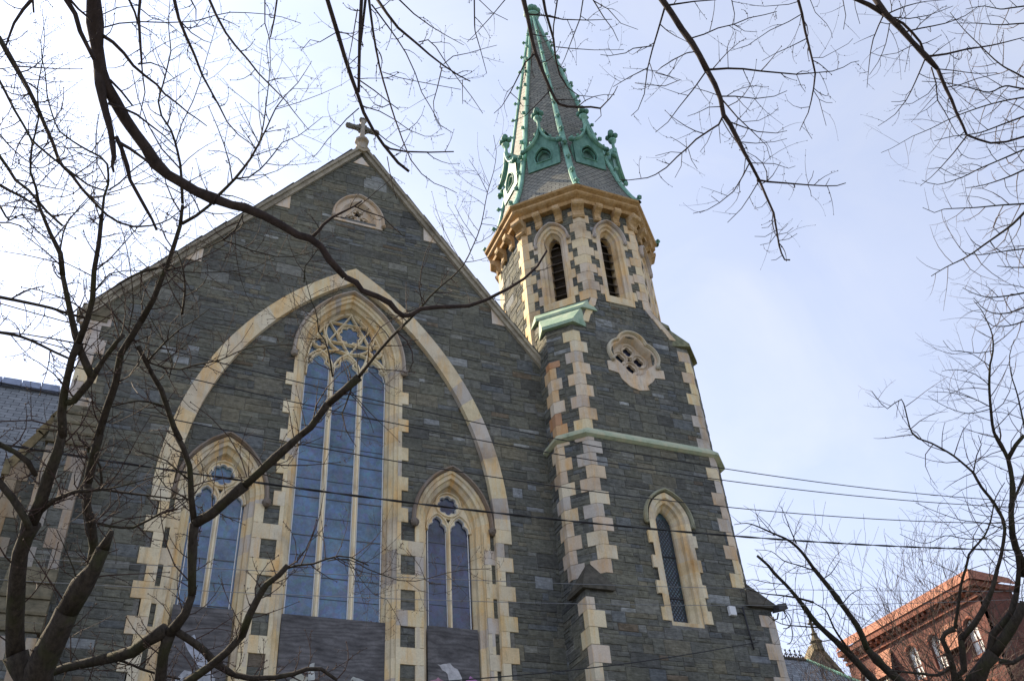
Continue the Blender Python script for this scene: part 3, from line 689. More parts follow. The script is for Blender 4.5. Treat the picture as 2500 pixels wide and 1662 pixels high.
# ---- stone cross on the gable
mb = MB(); CX = Frame((4.64, 20.0, 0), (1, 0, 0), (0, -1, 0)); cc = (0.34, 0.31, 0.27); cd_ = (0.13, 0.125, 0.11)
lathe(mb, CX(0, 0, 0), [(0.20, 25.85), (0.20, 26.08), (0.15, 26.14), (0.15, 26.22), (0.24, 26.30), (0.24, 26.38), (0.13, 26.50), (0.09, 26.56), (0.085, 26.95)], 8, cc, PI/8)
box(mb, CX, -0.075, 0.075, 26.5, 27.45, -.07, .07, cc, 0.02); box(mb, CX, -0.46, 0.46, 26.93, 27.08, -.068, .068, cd_, 0.02)
for (a, z) in ((-0.46, 27.0), (0.46, 27.0), (0, 27.46)):
    for dx, dz in ((0, 0), (0.07, 0.07), (-.07, .07), (.07, -.07), (-.07, -.07), (0.09, 0), (-.09, 0), (0, .09), (0, -.09)): sphere(mb, CX(a+dx*.9, z+dz*.9, 0), 0.06, cd_, n=7, m=5)
for k in range(12): sphere(mb, CX(0.2*math.cos(k*PI/6), 27.0+0.2*math.sin(k*PI/6), 0), 0.055, cd_, n=7, m=5)
for a in (-0.3, 0.3):
    for dz in (-.07, .07): sphere(mb, CX(a, 27.0+dz, 0), 0.045, cd_, n=6, m=4)
mb.build('gable_cross', M_LIME, CH)

# ------------------------------------------------------------------ the tower
TX, TY = 13.03, 21.35
def face(ang, dist, cx=TX, cy=TY):
    a = rad(ang); n = Vector((math.sin(a), -math.cos(a), 0)); return Frame(Vector((cx, cy, 0))+n*dist, (math.cos(a), math.sin(a), 0), n)
def tan_lime(r): return r.choice(TAN+LIMES[:2]+GREYL[:1])
R1, R2, R3, LEG = 2.70, 2.655, 2.60, 0.63
tower = MB(); wl = (Arch(0.25, 0.45, 12.75, 0.07))
quatC = (-0.04, 18.34)
def quat_span(z):
    if z < 17.62 or z > 19.06: return None
    return (-0.04-0.66, -0.04+0.66)
def opening(f, a0): return [(f, a0)]
# plain core slabs with holes
def slab(mb, fr, hw, z0, z1, holes=(), th=0.5, poly=None):
    i = len(mb.c); backing(mb, fr, poly or [(-hw, z0), (hw, z0), (hw, z1), (-hw, z1)], list(holes), -th, -0.008)
    mb.c[i:] = [MORT]*(len(mb.c)-i)
lanc = wl.outline(0.12, 9.9, 8)
qh = [(-0.04+0.72*math.cos(2*PI*i/24), 18.34+0.72*math.sin(2*PI*i/24)) for i in range(24)]
for ang in (0, 90, 180, -90):
    vis = ang in (0, -90, 90)
    wx0, wx1 = wl.a0-wl.w-.22, wl.a0+wl.w+.22
    f1 = face(ang, R1); slab(tower, f1, R1, 0, 10.6, poly=[(-R1, 0), (R1, 0), (R1, 10.6), (wx1, 10.6), (wx1, 9.9), (wx0, 9.9), (wx0, 10.6), (-R1, 10.6)] if ang == 0 else None)
    if vis: rubble(tower, f1, [(-R1, 0), (R1, 0), (R1, 10.6), (-R1, 10.6)], [wl.span(0.3, 9.9)] if ang == 0 else (), 0, 31+ang)
    f2 = face(ang, R2); hw = R2-LEG; slab(tower, f2, hw, 10.6, 15.12, poly=([(-hw, 10.6)]+wl.outline(.22, 10.6, 8)+[(hw, 10.6), (hw, 15.12), (-hw, 15.12)]) if ang == 0 else None)
    if vis: rubble(tower, f2, [(-hw, 10.6), (hw, 10.6), (hw, 15.12), (-hw, 15.12)], [wl.span(0.3, 9.9)] if ang == 0 else (), 0, 32+ang)
    f3 = face(ang, R3); hw3 = R3-LEG+.03
    pz = [(-hw3, 15.3), (hw3, 15.3), (hw3, 19.25), (hw3-.25, 19.35), (0.9, 20.45), (-1.2, 20.45), (-hw3+.25, 19.35), (-hw3, 19.25)]
    slab(tower, f3, hw3, 15.3, 19.25, poly=pz, holes=[qh] if ang == 0 else ())
    if vis: rubble(tower, f3, pz, [(lambda z: quat_span(z), -0.04)] if ang == 0 else (), 0, 33+ang)
for ang in (-45, 45, 135, -135):
    d2 = (R2+R2-LEG)/math.sqrt(2); f2 = face(ang, d2); hw = LEG/math.sqrt(2); slab(tower, f2, hw, 10.6, 15.12)
    if abs(ang) == 45: rubble(tower, f2, [(-hw, 10.6), (hw, 10.6), (hw, 15.12), (-hw, 15.12)], (), 0, 41+ang)
    d3 = (R3+R3-LEG)/math.sqrt(2)+.02; f3 = face(ang, d3); slab(tower, f3, hw, 15.3, 19.25)
    if abs(ang) == 45: rubble(tower, f3, [(-hw, 15.3), (hw, 15.3), (hw, 19.25), (-hw, 19.25)], (), 0, 51+ang)
tower.build('tower_wall', M_STONE, CH)
# belfry octagon
BX, BY, BR = 12.88, 21.25, 2.50; BH = BR*math.tan(PI/8)
lv = Arch(0.21, 0.40, 23.2); belf = MB()
for k, ang in enumerate((0, -45, 45, -90, 90, 135, -135, 180)):
    f = face(ang, BR, BX, BY); win = ang in (0, -45, 45, 135, -135)
    slab(belf, f, BH, 19.2, 25.0, [lv.outline(0.19, 20.62, 8)] if win else ())
    if ang in (0, -45, 45, -90, 90): rubble(belf, f, [(-BH, 19.2), (BH, 19.2), (BH, 25.0), (-BH, 25.0)], [lv.span(0.26, 20.5)] if win else (), 0, 61+k, small=0.85)
belf.build('belfry_wall', M_STONE, CH)
# quoins, each corner a part
def quoin_corner(fr1, fr2, e1, e2, z0, z1, h, l, s, pal, seed, start=0):
    # fr1: corner at a=+e1 ; fr2: corner at a=-e2 ; blocks wrap the corner
    mb = MB(); r = random.Random(seed); z = z0; k = start
    while z < z1-0.05:
        hh = min(h, z1-z); c_ = r.choice(pal); a, b_ = (l, s) if k % 2 == 0 else (s, l); d = 0.02+r.uniform(0, .008)
        p0 = fr1(e1, 0, d); q0 = fr2(-e2, 0, d)
        # shared outer corner = intersection of the two offset planes
        n1, n2 = fr1.n, fr2.n; A = Matrix(((n1.x, n1.y), (n2.x, n2.y))); v = A.inverted() @ Vector((n1.dot(p0), n2.dot(q0))); C0 = Vector((v.x, v.y, 0))
        P1 = fr1(e1-a, 0, d); P2 = fr2(-e2+b_, 0, d); I1 = fr1(e1-a, 0, -.06); I2 = fr2(-e2+b_, 0, -.06)
        ring = [P1, C0, P2, I2, I1]; zz = (z+.006, z+hh-.006)
        V = [p+Vector((0, 0, q)) for q in zz for p in ring]; F = [(i, (i+1) % 5, 5+(i+1) % 5, 5+i) for i in range(5)]+[(4, 3, 2, 1, 0), (5, 6, 7, 8, 9)]
        mb.mesh(V, F, c_); z += hh; k += 1
    return mb.build('quoins', M_LIME, CH)
rq = LIMES+GREYL[:1]; rt_ = TAN+LIMES[:1]
hwd = LEG/math.sqrt(2)
# front-left arris of chamfer / left arris, stage 3 and 2, base corner
d3 = (R3+R3-LEG)/math.sqrt(2)+.02; d2 = (R2+R2-LEG)/math.sqrt(2)
quoin_corner(face(-45, d3), face(0, R3), hwd, R3-LEG, 15.3, 18.85, 0.395, 0.36, 0.17, TAN+LIMES[:3]+GREYL[:1], 71)
quoin_corner(face(-90, R3), face(-45, d3), R3-LEG, hwd, 15.3, 17.9, 0.395, 0.34, 0.20, RUSTY, 72, 1)
quoin_corner(face(-45, d2), face(0, R2), hwd, R2-LEG, 11.1, 15.1, 0.385, 0.38, 0.17, TAN+LIMES[:3]+GREYL, 73)
quoin_corner(face(-90, R2), face(-45, d2), R2-LEG, hwd, 11.1, 15.1, 0.385, 0.36, 0.19, TAN+LIMES[:3]+GREYL, 74, 1)
quoin_corner(face(0, R3), face(45, d3), R3-LEG, hwd, 15.3, 18.9, 0.40, 0.36, 0.17, TAN+LIMES[:2]+GREYL, 75)
quoin_corner(face(0, R2), face(45, d2), R2-LEG, hwd, 11.1, 15.1, 0.40, 0.36, 0.17, TAN+LIMES[:2]+GREYL, 76)
quoin_corner(face(-90, R1), face(0, R1), R1, R1, 0, 10.4, 0.42, 0.44, 0.20, TAN[1:4]+LIMES[:3], 77)
quoin_corner(face(0, R1), face(90, R1), R1, R1, 0, 10.4, 0.42, 0.44, 0.22, TAN[1:4]+GREYL, 78)
# belfry corners
fa = {a: face(a, BR, BX, BY) for a in (0, -45, 45, -90, 90, 135, -135, 180)}
for k, (a1, a2) in enumerate(((-45, 0), (0, 45), (-90, -45), (45, 90), (-135, -90), (90, 135))):
    quoin_corner(fa[a1], fa[a2], BH, BH, 20.35 if a1 in (-45, 0) else 19.0, 24.3, 0.375, 0.36, 0.21, [(0.64, 0.54, 0.36), (0.62, 0.52, 0.37), (0.60, 0.46, 0.29), (0.58, 0.50, 0.40)], 80+k, k)
# broach slopes: pale stones on the front shoulders
r = random.Random(8)
for s in (-1, 1):
    mb = MB(); fr = face(0, R3); x0 = (BX-TX)+s*BH
    p, q = (x0, 20.4), (s*(R3-LEG-0.3), 19.3)
    for k in range(3):
        t0, t1 = k/3, (k+1)/3; A = (p[0]+(q[0]-p[0])*t0, p[1]+(q[1]-p[1])*t0); B = (p[0]+(q[0]-p[0])*t1, p[1]+(q[1]-p[1])*t1)
        prism(mb, fr, [A, B, (B[0]-s*0.24, B[1]), (A[0]-s*0.20, A[1])] if s > 0 else [A, (A[0]-s*.2, A[1]), (B[0]-s*.24, B[1]), B], -.3, 0.022+.003*k, tan_lime(r))
    mb.build('shoulder_stones', M_LIME, CH)
# ---- belfry windows
def lancet_window(fr, arch, zb, prof, zq0, h, nq, longs, shorts, hood_off, par_name, dglass, r, louvre=False, sill=0.28, tooth_top=None, pal=None, hcol=(0.47, 0.43, 0.40)):
    mb = MB(); cols = [r.choice(pal or LIMES) for _ in range(80)]
    loft(mb, fr, prof, lambda o: arch.outline(o, zb, 9, h), lambda i: cols[i % 80])
    for sgn in (-1, 1):
        for i in range(nq):
            o = longs if (i % 2 == (0 if sgn > 0 else 0)) else shorts; a, b_ = sorted((arch.a0+sgn*(arch.w+prof[0][0]-0.03), arch.a0+sgn*o)); zz = zq0+i*h
            if b_-a > .04: box(mb, fr, a, b_, zz+.002, zz+h-.002, -.05, prof[0][1]+.002+r.uniform(0, .004), r.choice(pal or LIMES), .004)
    w_ = arch.w+prof[0][0]
    P = [fr(arch.a0-w_, zb-sill, 0.028), fr(arch.a0+w_, zb-sill, .028), fr(arch.a0+w_, zb, .028), fr(arch.a0-w_, zb, .028), fr(arch.a0-arch.w, zb+.06, dglass), fr(arch.a0+arch.w, zb+.06, dglass),
         fr(arch.a0-w_, zb-sill, -.05), fr(arch.a0+w_, zb-sill, -.05)]
    mb.mesh(P, [(0, 1, 2, 3), (3, 2, 5, 4), (6, 7, 1, 0)], cols[0])
    o = mb.build(par_name, M_LIME, CH)
    hood_mould('hood', arch, hood_off, fr, 0.02, 0.085, 0.03, o, hcol, r, 0.13, 0.07)
    return o
for k, ang in enumerate((0, -45, 45)):
    fr = fa[ang]; r = random.Random(90+k)
    o = lancet_window(fr, lv, 20.62, [(0.32, .026), (0.20, .026), (0.17, -.04), (0.10, -.06), (0.08, -.16), (0.0, -.26), (0, -.5)], 20.62, 0.375, 7, 0.66, 0.53, 0.37, 'belfry_window', -.3, r, pal=[(0.62, 0.53, 0.37), (0.60, 0.49, 0.33), (0.56, 0.48, 0.38)])
    for i in range(9):
        mb = MB(); zz = 20.72+i*0.345; hw = 0.215 if zz < 23.1 else 0.12
        P = [fr(-hw, zz, -.28), fr(hw, zz, -.28), fr(hw, zz+.16, -.46), fr(-hw, zz+.16, -.46), fr(-hw, zz+.03, -.27), fr(hw, zz+.03, -.27), fr(hw, zz+.19, -.45), fr(-hw, zz+.19, -.45)]
        mb.mesh(P, [(0, 1, 2, 3), (7, 6, 5, 4), (0, 4, 5, 1), (1, 5, 6, 2), (2, 6, 7, 3), (3, 7, 4, 0)]); mb.build('louvre_slat', M_WOODD, o)
# dark inside of the belfry: floor and inner lining
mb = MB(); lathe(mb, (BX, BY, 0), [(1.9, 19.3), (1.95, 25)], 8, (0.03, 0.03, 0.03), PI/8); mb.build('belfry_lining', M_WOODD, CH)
# ---- lancet with diamond leading in the tower front
fr = face(0, R2); r = random.Random(17)
o = lancet_window(fr, wl, 10.0, [(0.38, .07), (0.24, .07), (0.21, 0.0), (0.13, -.02), (0.11, -.12), (0.03, -.2), (0, -.26), (0, -.5)], 10.0, 0.345, 8, 0.73, 0.62, 0.46, 'tower_window', -.3, r, sill=0.28, hcol=(0.30, 0.31, 0.23))
mb = MB(); backing(mb, fr, wl.outline(0.02, 9.95, 8), [], -.36, -.33); mb.build('leaded_glass', M_GLASS3, o)
mb = MB(); x0, x1 = wl.a0-.24, wl.a0+.24
for sgn in (-1, 1):
    z = 9.6
    while z < 13.2:
        # diamond cames, steep diagonals clipped to the light
        pts = []
        for t in (0, 1): pts.append((x0+(x1-x0)*t if sgn > 0 else x1-(x1-x0)*t, z+0.62*t))
        (aa, za), (ab, zb_) = pts
        lo, hi = 10.02, 13.0
        if zb_ > lo and za < hi:
            t0 = max(0, (lo-za)/(zb_-za)); t1 = min(1, (hi-za)/(zb_-za)); pa = (aa+(ab-aa)*t0, za+(zb_-za)*t0); pb_ = (aa+(ab-aa)*t1, za+(zb_-za)*t1)
            bar(mb, fr, [pa, pb_], 0.024, -.335, -.318+.002*sgn)
        z += 0.125
for z in (10.75, 11.9): box(mb, fr, x0, x1, z, z+.03, -.335, -.305)
mb.build('lead_lattice', M_IRON, o)
# ---- quatrefoil window
fr = face(0, R3); r = random.Random(19); qc = (0.59, 0.52, 0.43); a0, z0 = quatC
def quatre(off, scale=1.0):
    pts = []; rl = 0.40+off; dc = 0.36*scale
    for k in range(4):
        ca_ = rad(45+90*k)-rad(45); cx, cz = a0+dc*math.cos(ca_), z0+dc*math.sin(ca_)
        lim = math.acos(max(-1, min(1, -(dc*math.sqrt(.5))/rl)))   # where neighbouring lobes meet on the diagonals
        for i in range(13):
            t = -lim+2*lim*i/12
            # keep the part of the lobe outside the diagonals
            x, z = cx+rl*math.cos(ca_+t), cz+rl*math.sin(ca_+t)
            an = math.atan2(z-z0, x-a0)-ca_; an = (an+PI) % (2*PI)-PI
            if abs(an) <= PI/4+1e-3: pts.append((x, z))
    return pts
mb = MB()
bandn = len(quatre(0.05)); O = [quatre(o_) for o_ in (0.05, 0.0)]
i0 = len(mb.c)
backing(mb, fr, [(a0-.95, 17.60), (a0-.62, 17.55), (a0-.55, 17.35), (a0-.30, 17.12), (a0, 17.04), (a0+.34, 17.12), (a0+.30, 17.26), (a0+.55, 17.5), (a0+.62, 17.62), (a0+.98, 17.66), (a0+.98, 17.97), (a0+.80, 17.97)] +
        [p for p in sorted(quatre(0.07), key=lambda p: math.atan2(p[1]-z0, p[0]-a0)) if math.atan2(p[1]-z0, p[0]-a0) > -0.25 or math.atan2(p[1]-z0, p[0]-a0) < -PI+.2][0:0] +
        [(a0+.90, 18.33), (a0+.82, 18.60), (a0+.62, 18.74), (a0+.44, 18.80), (a0+.38, 19.02), (a0+.2, 19.20), (a0, 19.26), (a0-.2, 19.20), (a0-.38, 19.02), (a0-.44, 18.80), (a0-.62, 18.74), (a0-.82, 18.60), (a0-.90, 18.33), (a0-.80, 17.97), (a0-.95, 17.93)],
        [quatre(0)], -.06, 0.03)
Q = [quatre(x_, s_) for x_, s_ in ((0, 1), (-.03, 1), (-.08, 1))]
ds = [0.03, -0.03, -0.26]
m_ = len(Q[0])
for k in range(2):
    if len(Q[k]) == len(Q[k+1]):
        for i in range(m_): mb.face([fr(*Q[k][i], ds[k]), fr(*Q[k][(i+1) % m_], ds[k]), fr(*Q[k+1][(i+1) % m_], ds[k+1]), fr(*Q[k+1][i], ds[k+1])], qc)
    else:
        A = Q[k]; B = [(a0+(x-a0)*.93, z0+(z-z0)*.93) for x, z in A]; Q[k+1] = B
        for i in range(m_): mb.face([fr(*A[i], ds[k]), fr(*A[(i+1) % m_], ds[k]), fr(*B[(i+1) % m_], ds[k+1]), fr(*B[i], ds[k+1])], qc)
eyes = []
for k in range(4):
    cx, cz = a0+.33*math.cos(k*PI/2), z0+.33*math.sin(k*PI/2)
    eyes.append([(cx+(0.12+0.06*abs(math.cos(2*t)))*math.cos(t), cz+(0.12+0.06*abs(math.cos(2*t)))*math.sin(t)) for t in [2*PI*i/28 for i in range(28)]])
eyes.append([(a0+.06*math.cos(t)*(1+.5*abs(math.cos(2*t))), z0+.06*math.sin(t)*(1+.5*abs(math.cos(2*t)))) for t in [2*PI*i/16 for i in range(16)]])
backing(mb, fr, quatre(0.0), eyes, -.36, -.26)
for k in range(4):
    cx, cz = a0+.33*math.cos(k*PI/2), z0+.33*math.sin(k*PI/2); bar(mb, fr, circ((cx, cz), 0.235, 24), 0.05, -.30, -.20+.003*k, qc, True)
mb.c = [qc if c == (1, 1, 1) else c for c in mb.c]
qw = mb.build('quatrefoil_window', M_LIME, CH)
mb = MB(); backing(mb, fr, quatre(0.0), [], -.46, -.42); mb.build('leaded_glass', M_GLASS2, qw)
mb = MB(); hp = []
for an in range(200, -21, -5):          # walk round the top, taking the outermost circle in each direction
    t = rad(an); best = 0
    for ca_ in (0, 90, 180):
        cx, cz = .36*math.cos(rad(ca_)), .36*math.sin(rad(ca_)); bq_ = cx*math.cos(t)+cz*math.sin(t); ds_ = bq_*bq_-(.1296-.495**2)
        if ds_ > 0: best = max(best, bq_+math.sqrt(ds_))
    hp.append((a0+best*math.cos(t), z0+best*math.sin(t)))
bar(mb, fr, hp, 0.09, 0.0, 0.14, (0.50, 0.46, 0.36)); mb.build('hood_mould', M_LIME, qw)
for p in (hp[0], hp[-1]):
    mb = MB(); boss(mb, fr(p[0], p[1]-.05, .08), 0.075, (0.36, 0.34, 0.28), r); mb.build('label_stop', M_LIME, qw)

# ---- string course, wraps the tower
def plan(R, leg): return [(-R+leg, -R), (R-leg, -R), (R, -R+leg), (R, R-leg), (R-leg, R), (-R+leg, R), (-R, R-leg), (-R, -R+leg)]
def ringsolid(mb, levels, cx, cy, col):    # levels [(z, [(x,y)...])]
    n = len(levels[0][1]); V = [Vector((cx+x, cy+y, z)) for z, P in levels for x, y in P]
    F = [(i*n+k, i*n+(k+1) % n, (i+1)*n+(k+1) % n, (i+1)*n+k) for i in range(len(levels)-1) for k in range(n)]+[tuple(reversed(range(n))), tuple(range((len(levels)-1)*n, len(levels)*n))]
    mb.mesh(V, F, col)
mb = MB(); ringsolid(mb, [(15.06, plan(R2+.03, LEG)), (15.12, plan(R2+.12, LEG)), (15.20, plan(R2+.12, LEG)), (15.40, plan(R3+.01, LEG)), (15.41, plan(R3-.1, LEG))], TX, TY, (1, 1, 1))
mb.build('string_course', M_GRN, CH)
# ---- copper weatherings where the square tower meets the octagon
for ang in (-45, 45, 135, -135):
    mb = MB(); d = (R3+R3-LEG)/math.sqrt(2); f = face(ang, d); h = hwd
    e = 0.16; bd = (Vector((BX-TX, BY-TY, 0)).dot(f.n)+BR)-d       # belfry face, measured from the chamfer plane
    h2 = .62; m_ = bd+(e-bd)*.42
    def tier(z0_, z1_, z2_, hb, db, ht, dt, kk):
        pts = [f(s_*hb, z_, db) for s_ in (-1, 1) for z_ in (z0_, z1_)]+[f(s_*(hb+(db-dt)*.55), z_, dt+.02) for s_ in (-1, 1) for z_ in (z0_, z1_)]+[f(s_*ht, z2_, dt) for s_ in (-1, 1)]+[f(s_*(hb+.35), z0_, bd-.05) for s_ in (-1, 1)]+[f(s_*ht, z2_, bd-.05) for s_ in (-1, 1)]
        hull(mb, pts, kk)
    tier(19.08, 19.20, 19.86, h+.06, e, .70, m_, (1, 1, 1)); tier(19.80, 19.90, 20.30, .78, m_+.06, .90, bd+.03, (1, 1, 1))
    mb.c = [(2.6, 2.9, 2.3)]*len(mb.c); mb.build('copper_weathering', M_GRN2 if ang in (-45, -135) else M_CAP, CH)
    mb = MB(); d1_ = R1*math.sqrt(2); f = face(ang, d1_)   # lower stone caps
    c0 = f(0, 10.58, .16); dpt = d1_-(R2+R2-LEG)/math.sqrt(2)
    hull(mb, [c0, f(dpt+.12, 10.58, -dpt+.05), f(-dpt-.12, 10.58, -dpt+.05), c0+Vector((0, 0, .10)), f(dpt+.12, 10.68, -dpt+.05), f(-dpt-.12, 10.68, -dpt+.05), f(0.05, 11.42, -dpt+.02), f(-.05, 11.42, -dpt+.02), f(.4, 10.6, -dpt-.1), f(-.4, 10.6, -dpt-.1)])
    mb.build('weathering_cap', M_CAP, CH)
# ---- cornice: corbels, gutter moulding
mb = MB(); T8 = 1/math.cos(PI/8); CZ = -0.30
lathe(mb, (BX, BY, 0), [(r_*T8, z_+CZ) for r_, z_ in ((BR-.05, 24.80), (BR+.20, 24.80), (BR+.22, 24.86), (BR+.22, 24.90), (BR+.17, 24.94), (BR+.19, 24.99), (BR+.30, 25.06), (BR+.35, 25.12), (BR+.35, 25.20), (BR+.29, 25.24), (BR+.42, 25.33), (BR+.44, 25.40), (BR+.40, 25.43), (BR-.1, 25.43))], 8, (0.40, 0.30, 0.175), PI/8)
cornice = mb.build('cornice', M_CORN, CH)
def corbel(fr, a, w_=0.24):
    mb = MB(); pr = [(0.0, 24.22), (.10, 24.22), (.15, 24.30), (.14, 24.36), (.10, 24.40), (.13, 24.50), (.22, 24.57), (.33, 24.62), (.36, 24.68), (.36, 24.80), (.0, 24.80)]
    P = [fr(a-w_/2, z_+CZ, d_) for d_, z_ in pr]+[fr(a+w_/2, z_+CZ, d_) for d_, z_ in pr]; n_ = len(pr)
    mb.mesh(P, [(i, (i+1) % n_, n_+(i+1) % n_, n_+i) for i in range(n_)]+[tuple(reversed(range(n_))), tuple(range(n_, 2*n_))], (0.46, 0.37, 0.25)); mb.build('corbel', M_CORN, cornice)
for ang in (0, -45, 45, -90, 90, 135, -135, 180):
    f = fa[ang]
    for a in (-.36, .36): corbel(f, a)
    af = face(ang+22.5, BR*T8-.06, BX, BY); corbel(af, 0, .40)
# ---- spire
PR = [(25.12, 3.12), (25.35, 2.98), (25.7, 2.82), (26.15, 2.66), (26.7, 2.50), (27.4, 2.34), (28, 2.20), (29, 2.01), (30, 1.83), (32, 1.48), (34, 1.13), (36, 0.78), (38, 0.43), (39.7, 0.13)]
def lean(z): return (12.95-0.0205*(z-25.4), 21.28)
def svert(k, i, off=0):     # vertex of the octagon k at profile level i
    z, r_ = PR[i]; a = PI/8+k*PI/4; cx, cy = lean(z); return Vector((cx+(r_+off)*math.cos(a), cy+(r_+off)*math.sin(a), z))
mb = MB(); vlen = [0]
for i in range(1, len(PR)): vlen.append(vlen[-1]+math.hypot(PR[i][0]-PR[i-1][0], PR[i][1]-PR[i-1][1]))
for k in range(8):
    for i in range(len(PR)-1):
        A, B, C, D = svert(k, i), svert(k+1, i), svert(k+1, i+1), svert(k, i+1); w0, w1 = (B-A).length/2, (C-D).length/2
        mb.face([A, B, C, D], (1, 1, 1), [(-w0+k*.13, vlen[i]), (w0+k*.13, vlen[i]), (w1+k*.13, vlen[i+1]), (-w1+k*.13, vlen[i+1])])
mb.mesh([svert(k, 0) for k in range(8)], [tuple(range(8))])
mb.build('spire', M_SLATE, CH)
def crocket(mb, p, out, s):
    sphere(mb, p+out*s*1.1, s*.62, (1, 1, 1), n=8, m=6)
    tn = Vector((0, 0, 1)).cross(out).normalized()
    for v in (tn, -tn, Vector((0, 0, 1)), Vector((0, 0, -1)), out*.8): sphere(mb, p+out*s*1.05+v*s*.45, s*.42, (0.8, 0.85, 0.85), n=6, m=4)
    tube(mb, [p-out*s*.2, p+out*s*.8], s*.35, 5)
def sat(zq):
    for i in range(len(PR)-1):
        if PR[i][0] <= zq <= PR[i+1][0]:
            t = (zq-PR[i][0])/(PR[i+1][0]-PR[i][0]); return PR[i][1]+(PR[i+1][1]-PR[i][1])*t
    return PR[-1][1]
for k in range(8):
    a = PI/8+k*PI/4; out = Vector((math.cos(a), math.sin(a), 0)); tn = Vector((-out.y, out.x, 0)); mb = MB(); V = []; n = 6
    for i in range(len(PR)):
        p = svert(k, i); ww = 0.11 if i < 9 else 0.085*(1-.35*(i-9)/5); 
        for s, o_ in ((-1, -.02), (-1, .05), (-.4, .09), (.4, .09), (1, .05), (1, -.02)): V.append(p+tn*ww*s+out*o_)
    F = [(i*n+j, (i+1)*n+j, (i+1)*n+(j+1) % n, i*n+(j+1) % n) for i in range(len(PR)-1) for j in range(n)]
    mb.mesh(V, F); rib = mb.build('rib', M_COP, CH)
    z = 25.3; mb = MB()
    while z < 39:
        cx, cy = lean(z); q = MB(); crocket(q, Vector((cx, cy, z))+out*(sat(z)+.06), out, 0.125 if z < 30 else 0.105); q.build('crocket', M_COP, rib)
        z += 1.02 if z < 30 else 1.08
# finial
fx, fy = lean(39.9); mb = MB()
lathe(mb, (fx, fy, 0), [(0.16, 39.4), (0.13, 39.7), (0.17, 39.85), (0.30, 39.95), (0.32, 40.05), (0.22, 40.12), (0.16, 40.2), (0.17, 40.5)], 12, smooth=True)
for k in range(8): sphere(mb, (fx+.27*math.cos(k*PI/4), fy+.27*math.sin(k*PI/4), 40.32), .15, (0.8, .85, .85), n=8, m=6)
sphere(mb, (fx, fy, 40.62), .24, (0.8, .85, .85), n=10, m=8); sphere(mb, (fx, fy, 40.86), .1); mb.build('finial', M_COP, CH)
# ---- lucarnes: copper gablets on every face of the spire
def lucarne(ang):
    cx, cy = lean(27.6); z0 = 27.25; dist = sat(27.25)*math.cos(PI/8)+.05; f = face(ang, dist, cx, cy); dk = (0.5, 0.6, 0.6)
    hw = 0.62; zt = 28.35
    def og(s, n=12, o=0):     # ogee from shoulder to apex
        out = []
        for i in range(n+1):
            t = i/n; a = (hw+.10+o)*(1-t)**1.0; z = zt+.05+1.15*(0.42*t+0.58*t**3)-o*.3
            a = (hw+.10+o)*((1-t)**1.5*.75+(1-t)*.25); out.append((s*a, z))
        return out
    mb = MB(); win = Arch(0.34, 0.52, 27.84).outline(0, 27.58, 8)
    # window outline narrows to the foot
    win = [(a*(0.8 if z < 27.7 else 1), z) for a, z in win]
    L_ = og(-1); R_ = og(1)
    shape = [(-hw, z0), (hw, z0), (hw, zt)]+R_[1:]+list(reversed(L_[:-1]))[:-1]+[(-hw, zt)]
    backing(mb, f, shape, [win], -.05, 0.0); mb.c = [(0.55, .62, .62)]*len(mb.c)
    # cheeks running back into the slope
    for s in (-1, 1):
        P = [f(s*hw, z0, 0), f(s*hw, zt, 0), f(s*.05, zt+1.2, 0), f(s*hw, zt, -.75), f(s*.05, zt+1.2, -1.0), f(s*hw, z0, -.1)]
        mb.mesh(P, [(0, 1, 3, 5), (1, 2, 4, 3)], (0.9, .95, .95))
    o = mb.build('lucarne', M_COP, CH)
    mb = MB(); bar(mb, f, og(-1, 14, .03), .11, -.02, .13, (1, 1, 1)); bar(mb, f, og(1, 14, .03), .11, -.02, .134, (1, 1, 1))
    for s in (-1, 1): sphere(mb, f(s*(hw+.13), zt+.0, .09), .10, dk, n=8, m=6); sphere(mb, f(s*(hw+.05), zt-.03, .12), .08, dk, n=8, m=6)
    for s in (-1, 1):
        for i in (3, 7, 11):
            a, z = og(s, 14, .09)[i]; crocket(mb, f(a, z+.02, .05), (f.u*s*.8+Vector((0, 0, .6))).normalized(), .085)
    mb.build('ogee_gable', M_COP, o)
    mb = MB(); c = f(0, 0, .03); zt2 = zt+1.15
    lathe(mb, c, [(.07, zt2-.1), (.06, zt2+.25), (.07, zt2+.38), (.15, zt2+.46), (.17, zt2+.54), (.11, zt2+.60), (.06, zt2+.66), (.07, zt2+.9)], 10, smooth=True)
    for k in range(4): sphere(mb, c+Vector((.15*math.cos(k*PI/2+.78), .15*math.sin(k*PI/2+.78), zt2+.76)), .115, dk, n=8, m=6)
    sphere(mb, c+Vector((0, 0, zt2+1.02)), .125, dk, n=8, m=6); mb.build('finial', M_COP, o)
    mb = MB(); bar(mb, f, win, .05, -.05, .04, (0.7, .8, .8), closed=True)
    w2 = [(a*.72, 27.8+(z-27.8)*.72) for a, z in win]; bar(mb, f, w2, .03, -.12, -.02, (0.6, .7, .7), closed=True); mb.build('window_moulding', M_COP, o)
    mb = MB(); backing(mb, f, [(-.5, z0+.2), (.5, z0+.2), (.5, zt+.3), (-.5, zt+.3)], [], -.2, -.16); mb.c = [(.4, .4, .4)]*len(mb.c); mb.build('louvre_panel', M_COP, o)
for ang in (0, -45, 45, -90, 90, 135, -135, 180): lucarne(ang)

